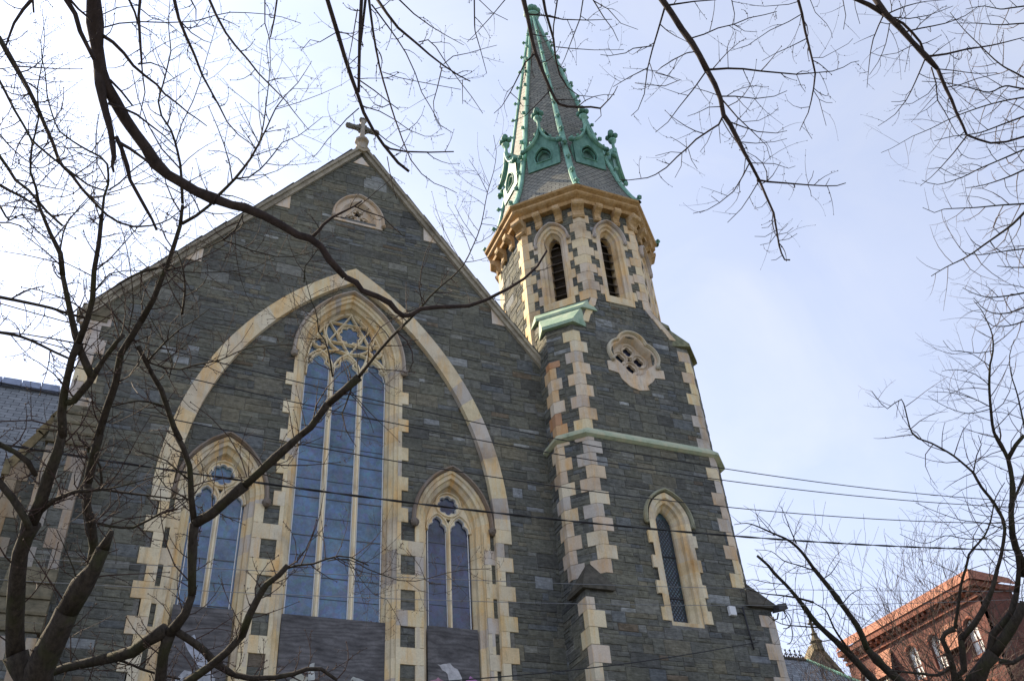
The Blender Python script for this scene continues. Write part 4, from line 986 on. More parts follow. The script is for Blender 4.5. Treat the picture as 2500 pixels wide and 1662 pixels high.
# ------------------------------------------------------------------ left corner: angle buttresses and the wing with its slate roof
mb = MB(); r = random.Random(23); bs = MB(); bq = MB()
B0, B1 = -6.66, -5.88                                   # front buttress between these
zt = [(14.35, 0.0), (12.78, 0.9), (9.95, 0.9), (8.45, 1.5), (0, 1.5)]   # (z, projection)
prof_ = [(0, 0), (0, 14.35), (-0.9, 12.78), (-0.9, 9.95), (-1.5, 8.45), (-1.5, 0)]
sideL = Frame((4.66+B0, 20, 0), (0, 1, 0), (-1, 0, 0)); sideR = Frame((4.66+B1, 20, 0), (0, 1, 0), (1, 0, 0))
for f_ in (sideL, sideR):
    prism(bs, f_, [(a, z) for a, z in prof_], -.3, -.008, MORT)
    rubble(bs, f_, [(-.9, 8.9), (0, 8.9), (0, 13.9), (-.9, 12.7)], (), 0, 24); rubble(bs, f_, [(-1.5, 0), (0, 0), (0, 8.9), (-1.5, 8.3)], (), 0, 25)
f9 = Frame((4.66, 19.1, 0), (1, 0, 0), (0, -1, 0)); f15 = Frame((4.66, 18.5, 0), (1, 0, 0), (0, -1, 0))
for f_, z0_, z1_ in ((f9, 9.95, 12.7), (f15, 0, 8.45)):
    box(bs, f_, B0+.01, B1-.01, z0_-.2, z1_+.2, -.5, -.01, MORT); rubble(bs, f_, [(B0, z0_), (B1, z0_), (B1, z1_), (B0, z1_)], (), 0, 26)
    z = z0_; k = 0
    while z < z1_-.1:
        h = min(.44, z1_-z)
        for s_, x_ in ((1, B0), (-1, B1)):
            l = (.34, .16)[(k+(s_ < 0)) % 2]; a, b_ = sorted((x_-s_*.015, x_+s_*l)); box(bq, f_, a, b_, z+.003, z+h-.003, -.3, .02, tuple(x*.62 for x in r.choice(GREYL+TAN[1:4])), .005)
        z += h; k += 1
bs.build('buttress_wall', M_STONE, CH); bq.build('quoins', M_LIME, CH)
# stepped weathering flags
for (za, pa), (zb, pb) in ((zt[0], zt[1]), (zt[2], zt[3])):
    n_ = 4; mb = MB()
    for k in range(n_):
        z_hi, z_lo = za+(zb-za)*k/n_, za+(zb-za)*(k+1)/n_; p_hi, p_lo = pa+(pb-pa)*k/n_, pa+(pb-pa)*(k+1)/n_
        q = [(-p_hi+.0, z_hi+.05), (-p_lo-.07, z_lo+.06), (-p_lo-.07, z_lo), (-p_lo+.2, z_lo-.0), (-p_hi+.25, z_hi-.02)]
        P = [sideL(a, z, .05) for a, z in q]+[sideR(a, z, .05) for a, z in q]; m_ = len(q)
        kk = r.uniform(.8, 1.1); c_ = tuple(x*kk for x in (1.7, 1.6, 1.3)); mb.mesh(P, [(i, (i+1) % m_, m_+(i+1) % m_, m_+i) for i in range(m_)]+[tuple(range(m_)), tuple(reversed(range(m_, 2*m_)))], c_)
    mb.build('buttress_weathering', M_CAP, CH)
# buttress standing to the left, seen edge-on
sb = MB(); q = [(XL-.75, 0), (XL, 0), (XL, 14.3), (XL-.06, 14.3), (XL-.75, 12.75)]; fb = Frame((4.66, 19.98, 0), (1, 0, 0), (0, -1, 0))
prism(sb, fb, q, -.75, -.008, MORT); rubble(sb, fb, [(XL-.75, 0), (XL, 0), (XL, 14.2), (XL-.75, 12.6)], (), 0, 27)
rubble(sb, Frame((4.66+XL-.75, 20.35, 0), (0, -1, 0), (-1, 0, 0)), [(-.37, 0), (.37, 0), (.37, 12.6), (-.37, 12.6)], (), 0, 28); sb.build('side_buttress_wall', M_STONE, CH)
sb = MB(); z = 12.7; k = 0
while z > 0:
    box(sb, fb, XL-.77, XL-.75+(.42, .22)[k % 2], z-.44+.003, z-.003, -.3, .02, tuple(x*.6 for x in r.choice(TAN)), .005); z -= .44; k += 1
sb.build('quoins', M_LIME, CH)
sb = MB()
for k in range(4):
    t0, t1 = k/4, (k+1)/4; x0, x1 = XL+.02-.8*t0, XL+.02-.82*t1; za, zb = 14.42-1.75*t0, 14.42-1.75*t1
    prism(sb, fb, [(x0, za), (x0+.12, za-.1), (x1+.12, zb-.12), (x1-.05, zb-.02)], -.8, .05, tuple(x*(.85+.08*k) for x in (2.4, 2.1, 1.5)))
box(sb, fb, XL-.86, XL-.72, 12.35, 12.72, -.8, .06, (2.2, 2.0, 1.5)); sb.build('buttress_weathering', M_CAP, CH)
# wing
mb = MB(); x0, x1 = -26.0, -1.9; ye, ze, yr, zr = 24.0, 12.4, 30.0, 21.15; sl = math.hypot(yr-ye, zr-ze)
mb.face([(x0, ye, ze), (x1, ye, ze), (x1, yr, zr), (x0, yr, zr)], (1, 1, 1), [(x0, 0), (x1, 0), (x1, sl), (x0, sl)])
mb.face([(x0, yr, zr), (x1, yr, zr), (x1, 2*yr-ye, ze), (x0, 2*yr-ye, ze)], (1, 1, 1), [(x0, 0), (x1, 0), (x1, sl), (x0, sl)])
mb.build('wing_roof', M_ROOF, CH)
mb = MB(); k = 0; x = x0
while x < x1:
    box(mb, Frame((0, 29.72, 0), (1, 0, 0), (0, -1, 0)), x+.01, x+.58, zr-.14, zr+.10, -.45, 0.02+.012*(k % 2), (0.85, 0.95, 1.2)); x += .6; k += 1
mb.build('ridge_caps', M_PLEAD, CH)
mb = MB(); fw = Frame((0, 24.3, 0), (1, 0, 0), (0, -1, 0)); box(mb, fw, x0, x1, 0, ze+.2, -11.4, -.01, MORT); rubble(mb, fw, [(-12, 0), (x1, 0), (x1, ze), (-12, ze)], (), 0, 29); mb.build('wing_wall', M_STONE, CH)

# ------------------------------------------------------------------ floodlight and alarm box on the tower
fr = face(0, R1)
lt = empty('floodlight', fr(2.72, 10.5, .0), label='dark floodlight with looping cables on the right corner of the tower', cat='floodlight')
mb = MB(); p = fr(2.78, 10.52, .15); hull(mb, [p+Vector(v) for v in ((-.1, -.2, -.1), (.2, -.2, -.02), (.2, .1, .02), (-.1, .1, -.06), (-.06, -.16, .1), (.22, -.14, .16), (.22, .08, .2), (-.06, .08, .12))]); mb.build('lamp_head', M_IRON, lt)
mb = MB(); tube(mb, [fr(2.66, 10.3, .02), fr(2.75, 10.3, .1), fr(2.8, 10.45, .14)], .02, 6); mb.build('bracket', M_IRON, lt)
for dx, dz in ((.42, -.55), (.34, -.95), (.25, -.3)):
    mb = MB(); tube(mb, [fr(2.85+dx*math.sin(t*PI)*.8, 10.6+dz*(1-math.cos(t*PI))/2*1.0, .12) for t in [i/14 for i in range(15)]], .012, 5); mb.build('cable', M_IRON, lt)
al = empty('junction_box', fr(1.42, 10.3, 0), label='small pale junction box with dark conduits on the tower wall under the leafless twigs', cat='electrical box')
mb = MB(); box(mb, fr, 1.32, 1.52, 10.28, 10.52, .015, .11, ch=.015); mb.build('case', M_PUTTY, al)
mb = MB(); tube(mb, [fr(1.78, 10.55, .05), fr(1.80, 10.0, .05), fr(1.83, 9.45, .05)], .022, 6); tube(mb, [fr(1.52, 10.35, .04), fr(1.7, 10.4, .05), fr(1.79, 10.3, .05)], .014, 5); mb.build('conduit', M_IRON, al)

# ------------------------------------------------------------------ chapel with iron ridge cresting, behind the tower on the right
CP = empty('slate_roofed_chapel', (34, 47, 0), label='low slate roofed chapel with green hips, iron cresting and stone pinnacle behind the tower', cat='chapel')
def c15(P, s): return Vector((P[0]*s, P[1]*s, 1.6+(P[2]-1.6)*s))
k_ = 1.5
RL, RRt, HB = c15((20.5, 30.6, 14.25), k_), c15((27.0, 30.6, 14.25), k_), c15((28.73, 29.8, 13.20), k_)
hd = (HB-RRt); EB = RRt+hd*4.2; EL = Vector((RL.x, EB.y, EB.z)); BKL = Vector((RL.x, 2*RL.y-EB.y, EB.z)); BKR = Vector((EB.x, 2*RL.y-EB.y, EB.z))
mb = MB(); sl = ((RL-EL).length)
mb.face([EL, EB, RRt, RL], (1, 1, 1), [(EL.x, 0), (EB.x, 0), (RRt.x, sl), (RL.x, sl)])
mb.face([EB, BKR, RRt], (1, 1, 1), [(0, 0), (10, 0), (5, sl)]); mb.face([BKR, BKL, RL, RRt], (1, 1, 1), [(EB.x, 0), (EL.x, 0), (RL.x, sl), (RRt.x, sl)]); mb.build('roof', M_ROOF, CP)
mb = MB(); tube(mb, [RRt, EB], .14, 6); mb.build('copper_hip', M_COP, CP); mb = MB(); tube(mb, [RL, RRt], .1, 6, (.6, .6, .6)); mb.build('ridge_roll', M_CAP, CP)
mb = MB(); box(mb, Frame((0, EB.y+.5, 0), (1, 0, 0), (0, -1, 0)), RL.x+.3, EB.x-.4, 0, EB.z+.1, -(BKR.y-EB.y-1), 0, MORT); mb.build('wall', M_STONE, CP)
mb = MB(); x = RRt.x-6.5; fcr = Frame((0, RL.y, 0), (1, 0, 0), (0, -1, 0))
while x < RRt.x-.1:
    zz = RL.z; box(mb, fcr, x-.03, x+.03, zz, zz+.5, -.02, .02); box(mb, fcr, x-.13, x+.13, zz+.27, zz+.35, -.018, .018); sphere(mb, (x, RL.y, zz+.56), .07, n=6, m=4); sphere(mb, (x+.17, RL.y, zz+.17), .08, n=6, m=4); x += .36
box(mb, fcr, RRt.x-6.7, RRt.x, RL.z+.08, RL.z+.14, -.015, .015); mb.build('ridge_cresting', M_IRON, CP)
GA, GE = c15((28.6, 31.5, 15.5), k_), c15((31.0, 31.5, 12.45), k_)
mb = MB(); fg = Frame((GA.x, GA.y, 0), (1, 0, 0), (0, -1, 0)); dxg, dzg = GE.x-GA.x, GA.z-GE.z
prism(mb, fg, [(-dxg, 0), (dxg, 0), (dxg, GE.z-.4), (0, GA.z-.4), (-dxg, GE.z-.4)], -.7, 0, (0.16, 0.14, 0.12)); mb.build('gable_wall', M_STONE, CP)
mb = MB()
for s in (-1, 1): prism(mb, fg, [(0, GA.z), (0, GA.z-.45), (s*dxg, GE.z-.45), (s*dxg, GE.z)], -.8, .12+.003*s, (2.2, 1.9, 1.5))
mb.build('coping', M_CAP, CP)
mb = MB(); lathe(mb, (GA.x, GA.y, 0), [(.42, GA.z-.6), (.34, GA.z-.1), (.42, GA.z+.02), (.30, GA.z+.12), (.16, GA.z+.45), (.23, GA.z+.52), (.10, GA.z+.66), (.08, GA.z+1.3), (.13, GA.z+1.4), (.05, GA.z+1.6)], 8, (1.3, 1.2, 1.0))
box(mb, fg, -.24, .24, GA.z+1.15, GA.z+1.28, -.06, .06, (1.2, 1.1, 1.0)); mb.build('pinnacle', M_CAP, CP)

# ------------------------------------------------------------------ red brick building on the right
RB = empty('red_brick_building', (62, 56, 0), label='red brick building with tiled eaves, bracketed cornice and tall arched windows, far right', cat='building')
fwst = Frame((62, 0, 0), (0, -1, 0), (-1, 0, 0)); Y0, Y1, ZE = 49.2, 65.0, 29.3
mb = MB()
def wallq(mb, A, B, z0, z1): 
    l = (Vector(B)-Vector(A)).length; mb.face([(A[0], A[1], z0), (B[0], B[1], z0), (B[0], B[1], z1), (A[0], A[1], z1)], (1, 1, 1), [(0, z0), (l, z0), (l, z1), (0, z1)])
wins = []
for y_ in (50.9, 54.8, 57.4, 61.2, 63.2): wins.append((y_, 24.6 if y_ > 54 else 24.4, 1.15, 2.2))
for y_ in (50.9, 54.8, 57.4, 61.2, 63.2): wins.append((y_, 19.2, 1.15, 2.6))
hol = []
for y_, z_, w_, h_ in wins:
    A = [( -y_-w_/2, z_), (-y_+w_/2, z_)]+[(-y_+w_/2*math.cos(t), z_+h_+w_/2*math.sin(t)) for t in [PI*i/8 for i in range(9)]]; hol.append(A)
i0 = len(mb.f); backing(mb, fwst, [(-Y1, 0), (-Y0, 0), (-Y0, ZE), (-Y1, ZE)], hol, -.4, 0)
for k in range(i0, len(mb.f)): mb.uv[k] = [(mb.v[i][1], mb.v[i][2]) for i in mb.f[k]]
wallq(mb, (62.01, Y0), (66, Y0), 0, ZE); wallq(mb, (66, Y0+.6), (95, Y0+.6), 0, 28.6); wallq(mb, (62, Y1), (90, Y1), 0, ZE); mb.build('wall', M_BRICK, RB)
for (y_, z_, w_, h_), A in zip(wins, hol):
    mb = MB(); backing(mb, fwst, [(a, z) for a, z in A], [], -.34, -.3); o = mb.build('window', M_PALE if z_ > 20 else M_GLASS, RB)
    mb = MB(); bar(mb, fwst, [(-y_, z_), (-y_, z_+h_+w_/2)], .08, -.3, -.24); bar(mb, fwst, [(-y_-w_/2, z_+h_*.5), (-y_+w_/2, z_+h_*.5)], .08, -.3, -.236); mb.build('frame', M_TERRA, o)
    mb = MB(); arc_ = [(-y_+(w_/2+.12)*math.cos(t), z_+h_+(w_/2+.12)*math.sin(t)) for t in [PI*i/8 for i in range(9)]]; bar(mb, fwst, arc_, .24, -.02, .09); box(mb, fwst, -y_-w_/2-.2, -y_+w_/2+.2, z_-.25, z_, -.05, .14); mb.build('surround', M_TERRA, o)
mb = MB()
box(mb, fwst, -Y1-.2, -Y0+.35, ZE-.2, ZE+.25, -.3, .75); box(mb, fwst, -Y1-.1, -Y0+.2, ZE-1.0, ZE-.75, -.2, .22); box(mb, fwst, -Y1-.1, -Y0+.25, ZE-.55, ZE-.4, -.2, .4); box(mb, fwst, -Y1, -Y0+.15, 23.2, 23.5, -.1, .14)
box(mb, fwst, -Y0-.0, -Y0+.3, ZE-.2, ZE+.25, -4.5, -.3)
mb.build('cornice', M_TERRA, RB)
for i in range(22):
    mb = MB(); a = -Y1+.3+i*.72; hull(mb, [fwst(a+x, z, d) for x in (0, .28) for z, d in ((ZE-.2, 0), (ZE-.2, .62), (ZE-.42, .6), (ZE-.75, .08), (ZE-.85, 0))]); mb.build('bracket', M_TERRA, RB)
mb = MB()
A = [fwst(-Y1-.2, ZE+.27, .85), fwst(-Y0+.5, ZE+.27, .85), fwst(-Y0+.1, ZE+1.3, .1), fwst(-Y1-.2, ZE+1.3, .1)]
mb.face(A, (1, 1, 1), [(0, 0), (16, 0), (16, 1.3), (0, 1.3)]); B_ = [A[1], Vector((66.4, Y0-.5, ZE+.27)), Vector((66.2, Y0-.1, ZE+1.0)), A[2]]
mb.face(B_, (1, 1, 1), [(0, 0), (4, 0), (4, 1.3), (0, 1.3)]); mb.face([A[3], A[2], B_[2], Vector((66.2, Y1, ZE+1.3))], (1, 1, 1), [(0, 0), (16, 0), (16, 4), (0, 4)])
mb.face([(66, Y0+.3, 28.6), (95, Y0+.3, 28.6), (95, Y0+3, 30.0), (66, Y0+3, 30.0)], (.5, .5, .5), [(0, 0), (30, 0), (30, 3), (0, 3)])
mb.build('tiled_roof', M_TILE, RB)
for y_, z0_ in ((52.9, 25.6), (60.4, 26.1)):   # projecting tiled bays
    mb = MB(); P = [fwst(-y_-1.1, z0_-.3, .9), fwst(-y_+1.1, z0_-.3, .9), fwst(-y_+.8, z0_+2.0, .0), fwst(-y_-.8, z0_+2.0, .0), fwst(-y_-1.1, z0_-.3, 0), fwst(-y_+1.1, z0_-.3, 0)]
    mb.face(P[:4], (1, 1, 1), [(0, 0), (2.2, 0), (2, 2.4), (.2, 2.4)]); mb.mesh(P, [(1, 5, 2), (0, 3, 4), (0, 4, 5, 1)]); mb.build('tiled_hood', M_TILE, RB)
mb = MB(); box(mb, fwst, -Y1-.9-4.5, -Y1, 0, 26.2, -8, -.3); mb.build('lower_wing', M_BRICK, RB)

# ------------------------------------------------------------------ ground
def sheet(name, x0, x1, y0, y1, z, m):
    mb = MB(); mb.face([(x0, y0, z), (x1, y0, z), (x1, y1, z), (x0, y1, z)]); return tag(mb.build(name, m), kind='structure')
sheet('ground', -1500, 1500, -1500, 1500, -0.13, M_LAWN)
def slab_(name, x0, x1, y0, y1, z0, z1, m):
    mb = MB(); box(mb, Frame((0, 0, 0), (1, 0, 0), (0, -1, 0)), x0, x1, z0, z1, -y1, -y0); return tag(mb.build(name, m), kind='structure')
slab_('road', -300, 300, 2.6, 11.6, -.2, -.12, M_ASPH); slab_('pavement', -300, 300, -1.6, 2.6, -.2, 0.0, M_CONC); slab_('pavement', -300, 300, 11.6, 14.4, -.2, 0.0, M_CONC)
mb = MB(); 
for i in range(-30, 30): mb.face([(i*8, 7.05, -.112), (i*8+3, 7.05, -.112), (i*8+3, 7.17, -.112), (i*8, 7.17, -.112)])
tag(mb.build('road_markings', M_PAINT), kind='structure')

# ------------------------------------------------------------------ overhead wires along the street
def at(x, y, dist=None, Y=None):
    d = rt*((x-1250)/FPX)-up*((y-831)/FPX)+fwd
    return CAM+d*(dist if dist is not None else Y/d.y)
def wire(name, pts, Y, rad_, m, label, group=None, twist=False):
    P = [at(x, y, Y=Y) for x, y in pts]
    # fit height as a quadratic in x (a hanging wire) and continue past the picture
    xs = np.array([p.x for p in P]); zs = np.array([p.z for p in P]); c_ = np.polyfit(xs, zs, 2)
    if c_[0] < 0.0002: c1 = np.polyfit(xs, zs-0.0006*(xs-14)**2, 1); c_ = np.array([0.0006, c1[0]-2*14*.0006, c1[1]+.0006*196])
    X = np.linspace(-20, 42, 240 if twist else 90); mb = MB()
    path = [Vector((x, Y, float(np.polyval(c_, x)))) for x in X]
    if twist:
        X = np.linspace(-20, 42, 700); path = [Vector((x, Y, float(np.polyval(c_, x)))) for x in X]
        for ph in (0, PI): tube(mb, [p+Vector((0, .009*math.cos(p.x*5+ph), .009*math.sin(p.x*5+ph))) for p in path], .0095, 5)
    else: tube(mb, path, rad_, 5)
    o = mb.build(name, m); tag(o, label, 'wire', group); return o
GW = 'overhead wires along the street'
wire('overhead_wire', [(0, 745), (180, 787), (517, 879), (900, 974.5), (1250, 1047), (1800, 1151), (2350, 1213)], 12, .009, M_WIRE, 'thin black overhead wire, highest of those crossing the great arch', GW)
wire('overhead_wire', [(0, 812), (191, 858), (478, 925), (900, 1017), (1250, 1087), (1745, 1174), (2411, 1233)], 12, .009, M_WIRE, 'thin black overhead wire, second from the top, just under the highest one', GW)
wire('overhead_wire', [(268, 993), (421, 1024), (727, 1081), (1106, 1148), (1700, 1230), (1921, 1252), (2365, 1275)], 12, .009, M_WIRE, 'thin black overhead wire crossing just above the right side window', GW)
wire('overhead_cable', [(0, 1085), (230, 1115), (421, 1150), (612, 1173), (800, 1200), (983, 1230), (1374, 1270), (1600, 1292), (1917, 1315), (2289, 1334), (2500, 1345)], 11.8, .02, M_WIRE, 'thick twisted black cable bundle, the heaviest line across the picture', GW, True)
wire('overhead_wire', [(0, 1364), (344, 1372), (555, 1387), (800, 1400), (1030, 1410), (1374, 1425), (1600, 1433), (2132, 1440)], 12.2, .005, M_WIRE2, 'fine grey wire, upper of the two faint ones crossing the lower windows', GW)
wire('overhead_wire', [(0, 1414), (497, 1441), (800, 1456), (1412, 1473), (1600, 1475), (2132, 1474)], 12.2, .005, M_WIRE2, 'fine grey wire, lower of the two faint ones crossing the lower windows', GW)
p0, p1 = at(1010, 1668, Y=16), at(1852, 1566, Y=18.6); mb = MB(); tube(mb, [p0+(p1-p0)*(-1.2)]+[p0+(p1-p0)*t-Vector((0, 0, .12*math.sin(PI*t))) for t in [i/10 for i in range(11)]], .012, 5)
tag(mb.build('service_wire', M_WIRE), 'dark service wire rising to the right across the foot of the tower', 'wire')

# ------------------------------------------------------------------ trees
# branch runs: start letter = survey tile, then widths at both ends (tile units), then x,y stations; each run gets its own real distance
TILE = {'A': (0, 0), 'B': (800, 0), 'C': (1600, 0), 'D': (0, 500), 'E': (1600, 500), 'F': (0, 1062), 'G': (800, 1062), 'H': (1600, 1062), 'S': None}
def station(t, x, y): return (x, y) if t == 'S' else (TILE[t][0]+x/2.6133, TILE[t][1]+y/2.6133)
def smooth(P, R, seg):      # Catmull-Rom resample
    out = []; ro = []; n = len(P)
    for i in range(n-1):
        p0, p1, p2, p3 = P[max(i-1, 0)], P[i], P[i+1], P[min(i+2, n-1)]; k = max(1, int((p2-p1).length/seg))
        for j in range(k):
            t = j/k; out.append(0.5*((2*p1)+(p2-p0)*t+(2*p0-5*p1+4*p2-p3)*t*t+(3*p1-p0-3*p2+p3)*t**3)); ro.append(R[i]+(R[i+1]-R[i])*t)
    out.append(P[-1]); ro.append(R[-1]); return out, ro
def lay(runs, dist, jit, seed):
    # returns list of (points, radii); runs joined to an earlier one start at its distance
    rr = random.Random(seed); done = []; res = []
    for line in runs.strip().splitlines():
        f = line.split(); t = f[0]; w0, w1 = float(f[1]), float(f[2]); st = []
        for tok in f[3:]:
            if tok in TILE: t = tok; continue
            x, y = map(float, tok.split(',')); st.append(station(t, x, y))
        best = None
        for (sx, sy, dd) in done:
            q = (sx-st[0][0])**2+(sy-st[0][1])**2
            if q < 22**2 and (best is None or q < best[0]): best = (q, dd)
        d0 = best[1] if best else dist*rr.uniform(0.94, 1.06)
        ln = sum(math.hypot(st[i+1][0]-st[i][0], st[i+1][1]-st[i][1]) for i in range(len(st)-1))
        slope = rr.uniform(-jit, jit); P = []; R = []; acc = 0
        for i, s in enumerate(st):
            if i: acc += math.hypot(s[0]-st[i-1][0], s[1]-st[i-1][1])
            d = d0*(1+slope*acc/1000); P.append(at(s[0], s[1], dist=d)); tt = acc/max(ln, 1); wpx = (w0+(w1-w0)*tt)/2.6133
            R.append(max(0.0022*d/8, wpx/2/FPX*d)); done.append((s[0], s[1], d))
        # densify the look-up
        for i in range(len(st)-1):
            for k in range(1, 6):
                t_ = k/6; done.append((st[i][0]+(st[i+1][0]-st[i][0])*t_, st[i][1]+(st[i+1][1]-st[i][1])*t_, (P[i]+(P[i+1]-P[i])*t_-CAM).dot(fwd)))
        res.append([P, R, st[0], best is not None, w0])
    return res
def twig(mb, rr, p, d, L, r0, lvl, up_, curl, sides, buds, wob=0.10):
    n = max(4, int(L/0.07)) if lvl < 2 else 4
    n = min(n, 9); P = [p]; R = [r0]; q = Vector(p); d = d.normalized(); bend = Vector((rr.gauss(0, 1), rr.gauss(0, 1), rr.gauss(0, 1)))*curl
    for i in range(n):
        d = (d+up_/n+bend/n+Vector((rr.gauss(0, 1), rr.gauss(0, 1), rr.gauss(0, 1)))*wob*.5).normalized(); q = q+d*(L/n); P.append(q.copy()); R.append(r0*(1-.62*(i+1)/n))
    tube(mb, P, R, sides, smooth=False)
    if buds:
        sphere(mb, P[-1], R[-1]*2.2+.0015, n=4, m=3, sz=1.5)
        for i in range(1, n, 1 if buds > 1 else 3):
            b_ = P[i]+Vector((rr.gauss(0, 1), rr.gauss(0, 1), rr.gauss(0, 1))).normalized()*(R[i]+.003); sphere(mb, b_, .0032+R[i]*.5, n=4, m=3, sz=1.6)
    if lvl > 0:
        for i in range(1, n):
            if rr.random() < (0.62 if lvl > 1 else 0.42):
                ax = (P[i]-P[i-1]).normalized(); side = ax.cross(Vector((rr.gauss(0, 1), rr.gauss(0, 1), rr.gauss(0, 1))))
                if side.length < .01: continue
                dd = (ax*rr.uniform(.5, 1.0)+side.normalized()).normalized(); twig(mb, rr, P[i], dd, L*rr.uniform(.28, .6)*(1-.4*i/n), R[i]*.7, lvl-1, up_, curl, max(3, sides-1), buds, wob)
def dress(mb, rr, P, R, every, L, lvl, up_, curl, buds, rmax, r0, t0=0.0, side_bias=0.75):
    # twigs along a branch, mostly sideways as seen from the street but turned at random round it
    acc = 0; tot = sum((P[i+1]-P[i]).length for i in range(len(P)-1)); run_ = 0; nxt = every*rr.random(); s = 1
    for i in range(len(P)-1):
        seg = (P[i+1]-P[i]).length
        while nxt < run_+seg:
            t = (nxt-run_)/seg; r = R[i]+(R[i+1]-R[i])*t
            if nxt/tot > t0 and r < rmax:
                ax = (P[i+1]-P[i]).normalized(); v = (P[i]-CAM).normalized(); sd = ax.cross(v)
                if sd.length > .05:
                    sd = sd.normalized()*s+v*rr.gauss(0, 1-side_bias+.25); dd = ax*rr.uniform(.35, 1.0)+sd.normalized()
                    taper = 0.5+0.6*(1-nxt/tot)
                    twig(mb, rr, P[i]+(P[i+1]-P[i])*t, dd, L*rr.uniform(.45, 1.25)*taper, min(r*.6, r0), lvl, up_, curl, 4 if lvl else 3, buds)
                s = -s
            nxt += every*rr.uniform(.6, 1.4)
        run_ += seg
def tree(name, label, cat, base, runs, dist, jit, seed, bark_, tw, anchor=None, group=None, trunk_r=.2, thick=30, **k):
    root = empty(name, base, label=label, cat=cat, group=group); rr = random.Random(seed); L_ = lay(runs, dist, jit, seed); tk = MB(); nb = 0; tm = MB()
    for P, R, s0, joined, w0 in L_:
        off = s0[0] < 3 or s0[1] < 6 or s0[0] > 2490 or s0[1] > 1655
        if off and not joined and anchor is not None:      # carry the limb on to the trunk, outside the picture
            zc = min(max(P[0].z-.35*(Vector((P[0].x, P[0].y, 0))-Vector((anchor[0], anchor[1], 0))).length*rr.uniform(.6, 1.2), anchor[2]*.45), anchor[2]*1.15)
            tl = zc/anchor[2]; a = Vector(base).lerp(Vector((anchor[0], anchor[1], anchor[2]+base[2])), tl) if s0[1] < 1655 else Vector((base[0]+(P[0].x-base[0])*.35, base[1]+(P[0].y-base[1])*.35, max(.8, P[0].z*.45)))
            nx_ = True
            ra = max(R[0]*1.5, .03) if s0[1] < 1655 else R[0]*1.15
            m1 = P[0]+(P[0]-P[1]).normalized()*((a-P[0]).length*.25)
            P = [a, (a+m1)/2, m1 if s0[1] < 1655 else (P[0]+a)/2+(m1-P[0])*.2]+P; R = [ra, (ra+R[0])/2, R[0]*1.05]+R
        big_ = w0 >= thick
        PP, RR_ = smooth(P, R, .16 if big_ else .10); ext = (sum((P[i+1]-P[i]).length for i in range(3))/max(.01, sum((P[i+1]-P[i]).length for i in range(len(P)-1)))) if (off and not joined and anchor is not None) else 0
        if big_:
            # knuckles and slight crookedness
            RR_ = [r*(1+rr.uniform(-.05, .07)+(rr.uniform(.12, .32) if rr.random() < .10 else 0)) for r in RR_]
        if w0 >= thick*1.6: tube(tk, PP, RR_, 12, rough=.05, rng=rr)
        else:
            mb = MB(); tube(mb, PP, RR_, 9 if big_ else 5, rough=.05 if big_ else 0, rng=rr); mb.build('branch', bark_, root)
        if 'extra' in k: dress(tm, rr, PP, RR_, k['extra'][0], k['extra'][1], 2, Vector(k['up'])*1.3, .9, k.get('buds', 0), .16, .0088, t0=ext)
        dress(tm, rr, PP, RR_, k['every'], k['L'], k['lvl'], Vector(k.get('up', (0, 0, .3))), k.get('curl', .5), k.get('buds', 0), k.get('rmax', .035), k.get('r0', .005), t0=max(0, ext-.03))
    if anchor is not None:
        a = Vector(anchor); b_ = Vector(base); m = (a+b_)/2+Vector((.1, -.05, 0)); PP, RR_ = smooth([b_+Vector((0, 0, -.1)), b_+Vector((0, 0, .5)), m, a, a+(a-b_)*.12, a+(a-b_)*.3+Vector((.2, .1, 0))], [trunk_r*1.5, trunk_r*1.1, trunk_r*.9, trunk_r*.45, trunk_r*.3, .02], .25); tube(tk, PP, RR_, 14, rough=.04, rng=rr)
    tk.build('trunk', bark_, root); o = tm.build('twigs', tw, root); o['kind'] = 'stuff'
    return root

